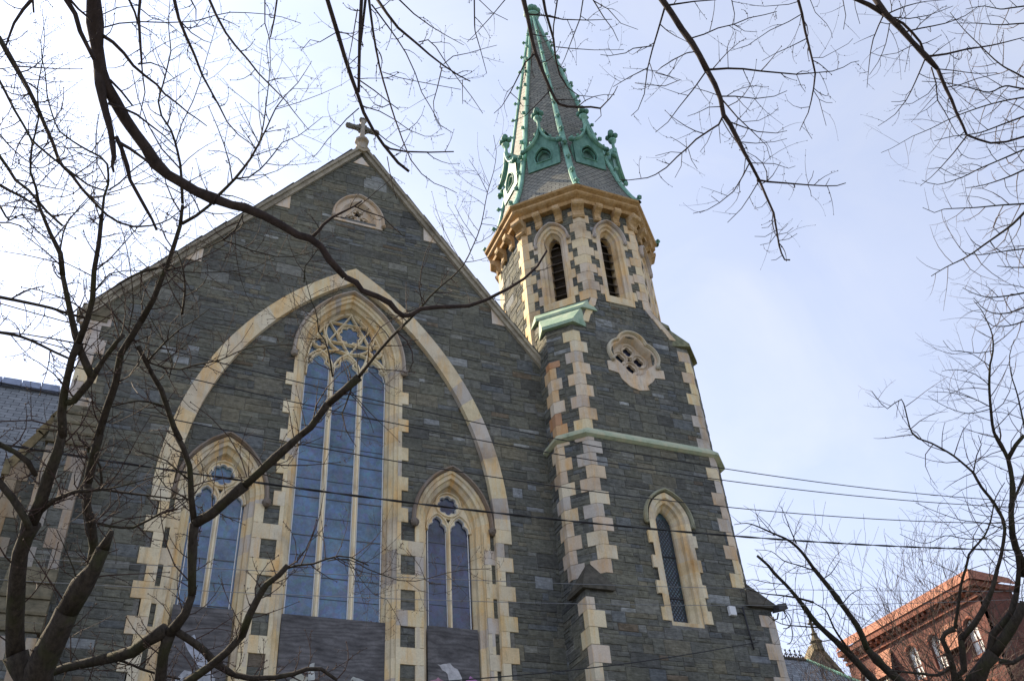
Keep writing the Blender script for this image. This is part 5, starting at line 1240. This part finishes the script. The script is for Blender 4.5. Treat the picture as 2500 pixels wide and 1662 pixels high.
OVER = '''
A 84 60 598,-12 605,150 620,300 640,450 680,550 730,640 800,760 860,850 930,940 990,1040 1070,1115 1150,1160 1250,1220 1380,1275
A 60 40 1380,1275 1480,1310 1560,1325 1680,1375 1800,1440 1900,1500 D 1980,215 2050,270 2100,350 2200,460
S 38 14 842,676 870,690 884,710 921,723 952,740 969,760 985,771 997,770 1007,767 1028,754 1060,750 1144,747 1187,732 1240,705 1280,680 1312,650 1335,612
D 26 10 1980,215 2030,170 2060,130 2120,80 2200,40 2260,10 2310,-25
S 10 4 864,503 889,515 935,530 960,555 985,577 1007,578
A 60 34 630,450 640,540 655,640 680,740 705,830 715,900
A 44 14 715,900 727,1000 716,1060 726,1100
A 26 6 650,225 720,270 790,340 850,420 920,480 1000,540 1050,600 1130,660 1200,720 1260,760 1320,805
A 16 6 820,-8 860,80 885,170 890,260 900,370 910,480 925,590 905,680 890,760
A 20 12 895,-8 885,100 890,170 898,300 905,400
A 34 24 418,-8 480,90 510,200 560,300 600,380
A 18 12 440,-8 500,60 560,110 585,140
A 26 12 210,-8 150,60 90,150 60,230 40,290
A 15 12 208,-8 215,82
A 28 16 740,870 780,960 810,1060 830,1150 880,1240 930,1330 970,1400 1000,1470
A 26 14 750,905 830,950 920,1015 960,1050
A 18 12 700,510 770,580 845,675
A 20 6 690,660 780,690 870,730 960,800 1040,860 1120,940
A 24 5 1110,-8 1140,120 1190,240 1240,350 1290,480 1350,590 1400,680 1450,780 1520,860 1630,940
A 19 4 1332,-8 1380,100 1440,210 1500,290 1580,380 1650,470 1740,560 1820,640 1880,720 1970,830
A 11 5 1213,-8 1250,60 1250,130
A 9 4 1690,-8 1690,150 1720,250 1725,400 1730,500
A 13 9 1768,-8 1750,120 1725,240
A 10 4 650,180 760,150 900,140 1060,145 1250,135 1370,100 1470,80 1680,90 1800,110 1920,150
A 8 4 650,95 750,50 900,30
A 10 4 1150,135 1220,210 1300,260 1350,275
A 12 4 880,410 960,400 1040,430 1110,500
A 8 3 900,60 960,110 1050,135
B 30 18 -4,-8 60,200 110,370 150,490 190,600 230,720 290,830 360,930 450,1040 520,1095
B 14 8 360,925 400,950 500,968 650,972 805,968
B 25 20 215,-8 205,200 200,400 197,590
B 18 4 263,-8 290,200 330,420 380,600 430,760 480,900 530,1020 600,1110 680,1170 760,1200 825,1232
B 22 8 313,-8 380,90 450,180 570,280 650,350 740,420 840,485 910,520
B 7 3 740,410 800,360 900,340 1000,310 1080,290
B 11 4 280,30 400,190 500,340 560,470 600,590 660,690 720,800 800,850
B 11 3 448,-8 550,90 660,170 760,230 870,290
B 8 4 580,270 640,255 690,300 760,410 850,530 920,620 990,725
B 6 4 860,510 860,590 862,665
B 8 4 730,430 700,560 675,650 680,740 730,830
B 10 4 935,-8 940,200 975,320 1015,470
B 7 4 1138,-8 1040,110 940,220 890,270
B 6 4 958,-8 1050,80 1150,130
B 6 4 350,460 450,495 570,520 700,545 850,572
B 10 6 170,490 300,580 400,660 455,700
B 8 3 230,680 330,710 420,760 520,830 620,870 690,870 745,855
B 8 4 200,690 120,760 60,830 0,890 A 2040,960 2000,1005
B 19 12 242,-8 225,150 205,330
B 9 4 190,60 150,300 130,400 125,470
B 8 4 300,835 380,900 480,950 540,990
B 7 4 380,1000 395,1090 412,1180 440,1270
B 8 4 60,205 120,215 190,260 230,300
B 7 4 60,205 0,240 A 2040,270 1980,255 1920,325
B 30 18 1248,-8 1280,130 1305,260 1330,350 1370,450 1420,570 1450,630 1475,665
B 19 12 1475,665 1530,680 1620,685 1680,683 1740,692
B 10 5 1740,692 1800,630 1830,590 1850,550
B 6 4 1740,692 1745,740 1705,780
B 12 4 1325,340 1260,400 1220,480 1165,590 1110,680 1060,725
B 6 4 1165,590 1220,640 1245,680
B 8 3 1420,575 1350,650 1260,740 1170,780
B 12 4 1285,92 1380,100 1500,125 1650,130 1815,125
B 21 4 1374,-8 1390,80 1420,180 1440,250 1455,380 1480,480 1530,560 1600,610 1700,620
B 11 8 1466,-8 1440,170 1440,250
B 7 3 1455,300 1550,310 1700,320 1890,318
B 9 4 1630,-8 1610,120 1560,250 1510,380 1480,440
B 9 4 1688,-8 1760,110 1820,190 1855,265
B 7 3 1695,5 1790,60 1870,150 1980,190
B 14 4 2150,50 2100,220 2070,320 2040,440 2020,600 1980,700 1935,740
B 8 4 2070,295 1950,310 1900,340 1800,357 1740,350
B 8 4 2040,435 1930,490 1820,555
C 42 34 38,-8 100,80 170,190 230,270 280,350 330,450
C 34 18 330,450 380,540 415,630 435,735 480,800 530,900 570,980 610,1050 665,1155
C 17 10 665,1155 710,1260 755,1360 772,1460 790,1568 E 805,310 825,350 860,352
C 14 6 75,35 180,20 250,10 390,0
C 10 5 210,250 310,220 400,180 500,157 600,115 700,95 775,75
C 5 3 500,157 570,200 650,205
C 8 5 260,330 200,340 120,380 40,430 0,465 B 2250,510 2150,550 1960,530
C 16 4 340,445 460,437 560,440 680,455 790,465 900,475 1020,465 1130,455 1200,430 1250,400 1300,390
C 5 3 465,437 460,300 500,205
C 10 4 320,460 250,560 150,685 80,780 0,845
C 6 3 415,615 330,585 245,560 160,600
C 10 4 420,615 510,615 640,630 760,615 840,580
C 5 3 515,615 560,670 605,710
C 11 3 430,640 520,745 620,840 710,930 735,1020
C 5 3 560,778 660,770 740,730 785,690
C 7 3 415,682 340,685 270,720 205,743
C 14 5 435,735 405,795 350,830 260,890 205,945 140,1000 70,1070 0,1115 B 2040,1135 1920,1150 1860,1145
C 5 3 205,945 150,905 95,873
C 5 3 210,950 230,1020 268,1080
C 5 3 165,975 100,970 0,995
C 5 3 170,980 165,1060 125,1135
C 5 3 405,795 415,915
C 5 3 360,840 330,910 285,970
C 10 4 480,780 560,810 650,840 770,850 840,835
C 7 3 530,905 640,915 760,905 840,885
C 7 3 605,1040 760,1045 850,1075 893,1060
C 14 6 665,1150 720,1160 850,1170 970,1180 1090,1187 1160,1185 1215,1168
C 5 3 970,1180 1000,1130 1010,1090
C 5 3 975,1185 990,1220 995,1255
C 5 3 1085,1187 1100,1160 1112,1137
C 9 4 600,1040 560,1120 500,1220 410,1293 330,1340 240,1362
C 4 3 410,1293 355,1250
C 7 4 660,1155 610,1240 550,1330 460,1420
C 6 3 575,1010 565,1100 520,1210
C 5 3 720,1275 680,1320 630,1332
C 5 3 765,1400 720,1450 678,1455
C 5 3 770,1470 700,1510 633,1508
C 5 3 775,1490 730,1550 668,1563
C 4 3 775,1465 810,1465 840,1437
C 5 3 780,1497 840,1485 880,1452
C 5 3 790,1535 850,1525 905,1490
E 5 3 805,325 770,350 738,354
C 20 12 908,-8 935,90 955,200 970,260 1000,380 1020,470
C 12 4 1020,470 1010,560 995,640 975,720 945,780 920,835
C 7 3 935,90 850,140 730,195 590,290 480,325
C 7 3 960,250 860,300 770,340 680,390
C 5 2 1000,370 1070,368 1150,325 1230,280 1260,248
C 5 3 1010,580 1045,635 1070,730 1090,803
C 4 3 1045,635 1090,655 1130,657
C 4 3 945,780 970,840 1000,887
C 6 3 910,12 850,30 700,42 600,35
C 5 3 900,475 930,550 957,588
C 5 3 985,-8 1020,80 1090,150 1120,200 1130,245
C 7 4 485,-8 505,90 500,157 545,175
'''
OVER2 = '''
C 26 38 1270,-8 1360,30 1470,95
C 42 28 1400,-10 1470,92 1560,180 1640,270 1740,375 1800,440
C 26 16 1800,440 1850,560 1890,640 1920,720 1960,800 1985,860
C 16 14 1985,860 2060,890 2140,913 2240,905 2360,870
C 10 3 1480,90 1600,40 1730,10 1850,0
C 9 3 1500,110 1620,120 1740,100 1900,40
C 20 15 1480,100 1580,150 1640,210 1690,270 1720,350
C 11 4 1590,205 1700,180 1850,150 1980,100 2065,40
C 16 6 1740,360 1860,345 1985,315 2150,290 2350,240
C 6 3 1985,315 2020,350 2000,390
C 8 4 1790,440 1900,450 2050,470 2180,465
C 8 4 1850,560 1950,540 2060,500 2200,470
C 10 4 1760,430 1790,530 1800,640 1850,720 1920,850 1980,900
C 10 3 1720,380 1660,520 1600,640 1530,730 1420,805
C 5 3 1600,640 1560,650 1505,650
C 10 3 1455,100 1390,250 1365,400 1350,560
C 7 3 1495,150 1470,280 1420,400 1365,480
C 6 3 1640,290 1540,340 1440,355
C 10 3 1985,870 1900,980 1820,1070 1760,1130 1690,1187
C 5 3 1820,1070 1780,1075 1740,1077
C 5 3 1820,1072 1890,1110 1960,1138
C 6 4 1195,-8 1215,100 1200,190
C 5 3 1270,-8 1275,50 1305,155
C 6 3 1795,530 1740,600 1640,660 1525,675
C 5 3 1800,640 1730,700 1670,728
'''
LEFT = '''
F 175 120 230,1640 190,1568 130,1480 100,1400
F 115 90 100,1400 95,1200 110,900 130,750 200,560
F 88 58 200,560 260,420 310,260 370,100 400,-30
D 58 40 400,1480 396,1400 394,1330 408,1210 430,1100 460,980 500,880
D 40 24 500,880 560,720 590,600 600,420 630,250 650,60 A 650,1400
A 18 3 650,1400 665,1250 690,1180 685,1050 640,1000 560,960 460,900 380,840 330,720 300,600 290,470 270,380 285,250 270,60
D 46 24 430,1260 470,1250 570,1130 660,990 740,880 790,828
D 50 32 590,1100 560,1040 520,950 480,830 440,640 400,450
D 34 18 400,450 385,310 320,180 270,60 245,0
A 18 3 250,1306 230,1200 195,1100 205,930 245,760 240,560 270,400 260,260 300,100
D 10 6 385,290 400,190 440,90 540,0
A 7 3 390,1568 410,1460 450,1390 520,1320 580,1260 620,1130 610,980 610,860 640,700
F 56 50 575,850 600,720 585,600 555,450 560,300
F 54 58 560,300 600,120 635,-10
D 52 40 620,1500 680,1300 740,1130 770,950 840,840 900,740
D 38 26 900,740 980,600 1040,450 1070,380 1110,260 1150,130
D 26 20 1150,130 1165,0 A 1165,1306
A 20 4 1165,1300 1160,1200 1150,1050 1115,900 1090,830 1030,740 1010,650 1040,540 1070,420 1090,330 1075,160 1085,0
D 25 20 1160,120 1250,70 1340,0
A 24 14 1340,1306 1400,1240 1500,1140 1600,1010 1650,920
A 12 3 1650,920 1700,820 1760,690 1820,610 1900,530 1990,390
A 10 3 1650,930 1680,800 1700,650 1720,450 1700,300 1740,150
A 12 3 1500,1140 1590,1130 1660,1080 1740,990 1800,910 1900,870 2060,745
A 8 3 1120,920 1160,790 1230,650 1270,540 1330,330 1390,130
F 185 135 240,1640 250,1500 330,1330 430,1120
F 130 80 430,1120 520,960 600,850 660,720
F 70 26 660,720 690,660 715,610
F 70 74 1000,1640 1020,1568 1040,1400 1080,1270
F 74 50 1080,1270 1180,1140 1225,1020
F 52 66 1225,1020 1225,850 1230,650 1240,560
F 40 34 1240,560 1220,400 1210,200 1170,80 1120,-10
D 36 30 1150,1500 1110,1420 1070,1300 1030,1180 970,1080 930,1000 880,900
D 14 4 940,1000 1060,870 1140,800 1250,730 1340,660
D 10 4 870,880 820,800 850,650 830,400 790,200 750,80
D 12 4 600,560 700,440 800,420 900,420 1000,400
D 10 3 1000,400 1200,430 1350,430 1500,420 1650,390 1750,330
D 22 6 1060,380 1000,405 900,430 760,500 650,590
F 68 58 1245,560 1350,500 1450,410 1560,320
F 56 40 1560,320 1650,240 1760,140 1850,60 1930,-10
D 44 48 1910,1475 1980,1420 2090,1270
D 50 46 2090,1270 2200,1180 2290,1100
S 24 18 876,921 915,870 956,823 997,783
S 17 9 997,783 1030,748 1050,724 1075,700 1100,680
S 10 3 1100,680 1131,648 1155,600 1175,548 1190,470 1205,420 1212,370 1205,330
S 5 3 1165,590 1130,540 1110,500
S 5 3 1190,470 1165,420 1145,390
F 80 66 1060,1240 940,1310 850,1380 700,1420
F 66 48 700,1420 560,1450 420,1480 280,1530
F 20 14 430,1480 600,1420 780,1440 900,1490 1000,1520 1150,1555
F 48 40 1110,1240 1220,1310 1300,1370 1370,1450 1480,1520
F 40 20 1480,1520 1600,1550 1750,1545 1880,1520 1960,1490 2050,1490 2150,1560
F 62 48 1130,1640 1200,1568 1330,1480 1450,1380 1540,1280
F 56 34 1540,1280 1590,1150 1650,1030 1700,950 1780,890 1835,832
F 16 8 1820,850 1900,830 2000,820 2080,790 2160,770 2240,780 2352,830
G 8 4 0,800 130,790 250,850 350,890 450,925 560,930 650,910 750,880 850,860 1040,850
G 5 3 130,790 200,900 290,1010 380,1050 440,1150 470,1220
G 4 3 350,890 400,830 435,735
G 4 3 620,915 590,840 500,720
F 34 28 -10,55 100,110 180,170 230,260
F 46 44 -10,295 80,400 160,530 190,600
D 24 18 -10,588 150,620 330,660 450,700 540,720
D 22 16 -10,812 130,840 250,890 350,940 450,985
F 18 10 650,345 640,200 590,100 510,30 490,-20
F 34 20 250,490 350,410 480,360 650,345
F 20 8 650,345 780,365 940,385 1060,400 1180,410
F 16 6 280,440 400,380 500,350 700,340 900,290 1000,260 1090,265
F 20 14 620,560 700,580 850,590 950,540 1040,490 1120,470
F 14 5 1230,300 1150,240 1060,160 960,120 860,100
F 12 4 1220,420 1150,380 1060,330 1000,250 980,180
D 18 8 1160,700 1180,560 1170,420 1130,300
D 14 4 1550,60 1500,160 1420,225 1330,270 1240,290
D 10 4 1420,225 1500,250 1600,290 1680,310 1760,330 1860,330 2000,300 2100,260
S 12 4 812,920 806,880 800,850 793,830 778,810 775,780 768,750 762,740 748,690 742,660
S 8 3 742,690 745,650 775,610 780,560
S 5 3 770,790 735,775 700,775 650,780
D 12 5 940,1000 1050,1040 1150,1050 1250,1020 1400,990 1560,920 1700,900 1880,890
D 14 5 1080,1290 1000,1270 880,1250 700,1290 600,1320 520,1300
D 8 4 1080,1100 1100,1020 1060,900 980,760 900,600 850,540
S 5 3 715,700 722,760 740,830 780,860
S 12 4 862,935 845,985 835,1010 845,1050 870,1090
S 6 3 900,905 935,935 970,950
F 10 5 500,980 470,850 440,780 380,640 360,600
A 22 12 -10,240 60,360 130,480 180,570 230,670
A 34 26 -10,236 60,360 130,480 180,570 230,670 260,740
A 26 14 260,740 300,830 340,920 370,1010 400,1060 460,1120 520,1200 600,1290 680,1370 760,1420 850,1445
A 14 5 850,1445 960,1440 1080,1400 1200,1300
A 18 14 -10,505 40,600 90,700 150,800 200,890 300,980 400,1060
A 16 10 400,1060 480,1120 560,1180 680,1220
A 12 6 690,1215 760,1170 830,1100 920,1030 1020,960
A 22 16 -10,985 50,1070 100,1150 180,1210 240,1280 300,1350 400,1440
A 22 14 -10,1175 60,1215 150,1260 240,1325
A 10 5 -10,845 60,930 150,1010 260,1090 350,1180
A 12 5 -10,1420 60,1420 130,1440 200,1490 260,1568
D 14 6 -10,-10 60,100 140,60 200,130 330,250
'''
RIGHT = '''
H 96 74 2030,1640 2040,1568 2100,1460 2160,1390
H 66 60 2160,1390 2230,1290 2300,1180 2360,1070
H 48 36 2110,1440 2140,1350 2150,1270 2210,1210 2270,1130 2305,1000
H 32 24 2305,1000 2320,850 2310,740 2280,640 2270,500
H 44 40 2360,900 2340,800 2300,720 2280,640
H 38 22 2280,640 2270,500 2280,340 2250,150 2170,0
E 22 14 2220,1568 2160,1450 2140,1300 2130,1150 2135,1020
E 13 4 2135,1020 2155,930 2150,830 2120,750 2080,670 2030,610
E 7 3 2150,930 2060,945 1960,935 1890,930 1835,865
E 7 3 2135,1030 2020,950 1930,930
H 40 40 1960,1640 1970,1500 1960,1380 1950,1300
H 40 26 1950,1300 2030,1210 2080,1130 2150,980 2180,860
H 24 18 2180,860 2210,750 2230,600 2220,540 2160,430 2080,330 2030,240
H 16 4 2030,240 1900,130 1760,50 1640,-10 E 1570,1240 1480,1300 1380,1187
H 40 30 1920,1640 1900,1480 1870,1390 1830,1300 1850,1260 1910,1230
H 22 16 1910,1230 1930,1100 1950,950 1980,850 2000,760
H 16 5 2000,760 2030,720 2100,640 2140,540 2170,400 2230,300
H 28 24 2200,1440 2280,1450 2360,1400
H 24 12 1880,1480 1800,1530 1700,1520 1600,1510 1480,1500
H 30 20 2250,150 2300,60 2352,0
H 22 12 2360,250 2320,340 2260,480
E 12 4 2352,1400 2310,1210 2270,1080 2260,960 2290,860
H 10 4 2030,240 2050,130 2080,60 2060,0
E 7 3 2130,1150 2040,1080 1920,1050 1830,1060
E 7 3 2140,1290 2040,1240 1900,1200 1740,1190
E 7 3 2140,1300 2000,1330 1860,1290 1740,1220
H 8 3 2230,600 2100,560 1950,540 1800,490 1660,430
H 8 3 2120,660 1980,660 1850,640 1720,690 1560,630
C 12 4 2360,570 2230,550 2130,590 2000,560 1850,530 1700,520
C 11 4 2360,620 2200,650 2060,690 1900,750 1760,820 1640,870
C 4 3 1640,870 1500,950 1440,975
C 12 4 2360,740 2200,800 2060,850 1900,870 1780,900
C 12 4 2360,950 2200,1020 2060,1080 1960,1130 1800,1178 1700,1150
C 12 4 2360,1080 2250,1130 2100,1180 1980,1200
C 12 4 2360,1300 2200,1310 2040,1325 1840,1335 1780,1357 1705,1325
C 18 5 2360,1350 2280,1430 2200,1490 2100,1560 E 1990,330 1850,400 1760,455
C 12 4 2360,500 2200,410 2060,280 1960,180 1880,80
C 10 4 2360,150 2200,160 2050,150 1900,150
C 10 4 2360,40 2200,60 2100,40 1980,60
E 10 4 2360,280 2200,300 2060,320 1960,300
E 10 4 2360,400 2280,400 2180,390
E 12 4 2360,560 2250,580 2120,590 2020,560 1960,530
E 12 4 2360,650 2250,690 2150,690 2080,650 2030,590
E 10 4 2360,740 2260,770 2150,770 2080,700
'''
MID = '''
H 60 42 1640,1640 1560,1568 1450,1470 1350,1360
H 40 26 1350,1360 1290,1220 1190,1080 1100,960 1010,850
H 24 4 1010,850 930,740 850,670 740,620 650,580 580,560 500,570
H 54 40 1480,1640 1400,1568 1270,1430 1150,1310
H 38 14 1150,1310 1030,1200 960,1110 900,1030 830,950 760,880 720,830 650,768
H 20 6 1290,1440 1200,1320 1140,1230 1090,1120 1040,1085 1000,1060
H 16 4 1010,1065 900,1035 800,1020 700,1010 600,985 560,970
H 12 4 1050,1225 900,1215 800,1200 720,1150
H 10 3 1020,865 920,830 820,800 740,740 640,730
H 9 3 900,690 860,600 830,520 800,450
H 8 3 1190,1080 1250,1010 1330,970
H 8 3 1060,920 1120,880 1180,790
H 7 3 760,640 690,560 640,500
H 7 3 990,1190 940,1110 820,1120 760,1100
H 7 3 830,950 720,940 620,920 560,930
'''
tree('overhanging_maple', 'near bare tree whose dark limb sweeps over the gable and hangs twigs round the spire', 'tree', (-3.0, -0.6, 0), OVER, 7.0, .10, 5, M_BARK, M_BARK, anchor=(-2.4, 0.2, 8.5), trunk_r=.30, thick=28,
     every=.17, L=.34, lvl=1, up=(0, 0, .45), curl=1.2, buds=1, rmax=.016, r0=.0042)
tree('bare_maple', 'bare tree overhead whose dark bough descends from the top edge, right of the spire', 'tree', (9.0, -3.5, 0), OVER2, 9.0, .10, 6, M_BARK, M_BARK, anchor=(9.2, -1.5, 12.5), trunk_r=.3, thick=28,
     every=.2, L=.42, lvl=1, up=(0, 0, .45), curl=1.2, buds=1, rmax=.02, r0=.005)
tree('budding_tree', 'many stemmed budding tree with grey green bark before the left window and buttress', 'tree', (0.1, 8.6, -.12), LEFT, 10.0, .08, 8, M_BARK2, M_TWIG, anchor=(-4.0, 8.0, 6.0), trunk_r=.22, thick=34,
     every=.125, L=.55, lvl=2, up=(0, 0, .6), curl=.75, buds=2, rmax=.08, r0=.0064, extra=(.42, 1.0))
tree('street_tree', 'tall leafless tree with fine twigs rising at the right edge before the red building', 'tree', (16.2, 11.9, 0), RIGHT, 15.0, .08, 9, M_BARK2, M_TWIG2, anchor=(18.0, 8.5, 13.0), trunk_r=.25, thick=26,
     every=.15, L=1.0, lvl=2, up=(-.1, 0, .35), curl=1.0, buds=0, rmax=.09, r0=.008)
tree('leaning_tree', 'leafless tree with two bare limbs leaning left beside the foot of the tower', 'tree', (17.0, 16.5, 0), MID, 20.0, .06, 10, M_BARK2, M_TWIG2, anchor=None, thick=26,
     every=.2, L=1.0, lvl=2, up=(0, 0, .4), curl=.9, buds=0, rmax=.07, r0=.008)
def grow_tree(name, label, cat, x, y, h, seed, r0=.26, dens=4):
    root = empty(name, (x, y, -.12), label=label, cat=cat); rr = random.Random(seed); tk = MB(); tm = MB()
    def br(p, d, L, r, lv):
        n = 5; P = [p]; R = [r]; q = Vector(p)
        for i in range(n):
            d = (d+Vector((rr.gauss(0, .13), rr.gauss(0, .13), rr.gauss(0, .08)+.07))).normalized(); q = q+d*L/n; P.append(q.copy()); R.append(max(.009, r*(1-.5*(i+1)/n)))
        tube(tk if lv < 3 else tm, P, R, 8 if lv == 0 else (5 if lv < 3 else 3), smooth=lv < 3)
        if lv >= 5: return
        k = (3, 4, 4, 4, dens)[lv]
        for j in range(k+(2 if lv == 0 else 0)):
            i = rr.randint(2, n) if lv else rr.randint(2, n); ax = d; s = ax.cross(Vector((rr.gauss(0, 1), rr.gauss(0, 1), rr.gauss(0, 1)))).normalized()
            br(P[i], (ax*rr.uniform(.7, 1.2)+s*rr.uniform(.5, .9)).normalized(), L*rr.uniform(.55, .8), R[i]*.62, lv+1)
    br(Vector((x, y, -.12)), Vector((0, 0, 1)), h*.36, r0, 0)
    tk.build('trunk', M_BARK2, root); o = tm.build('twigs', M_TWIG2, root); o['kind'] = 'stuff'; return root
for i, (x, y, h, lab) in enumerate(((39.0, 36.0, 27.0, 'bushy bare tree in front of the left half of the red building'), (43.5, 35.0, 28.0, 'bare tree in front of the middle of the red building'),
                                    (46.5, 33.5, 26.0, 'bare tree in front of the right end of the red building'), (35.5, 38.0, 22.5, 'smaller bare tree between the chapel roof and the red building'))):
    grow_tree('bare_tree', lab, 'tree', x, y, h, 200+i, .30)['group'] = 'bare trees before the red building'
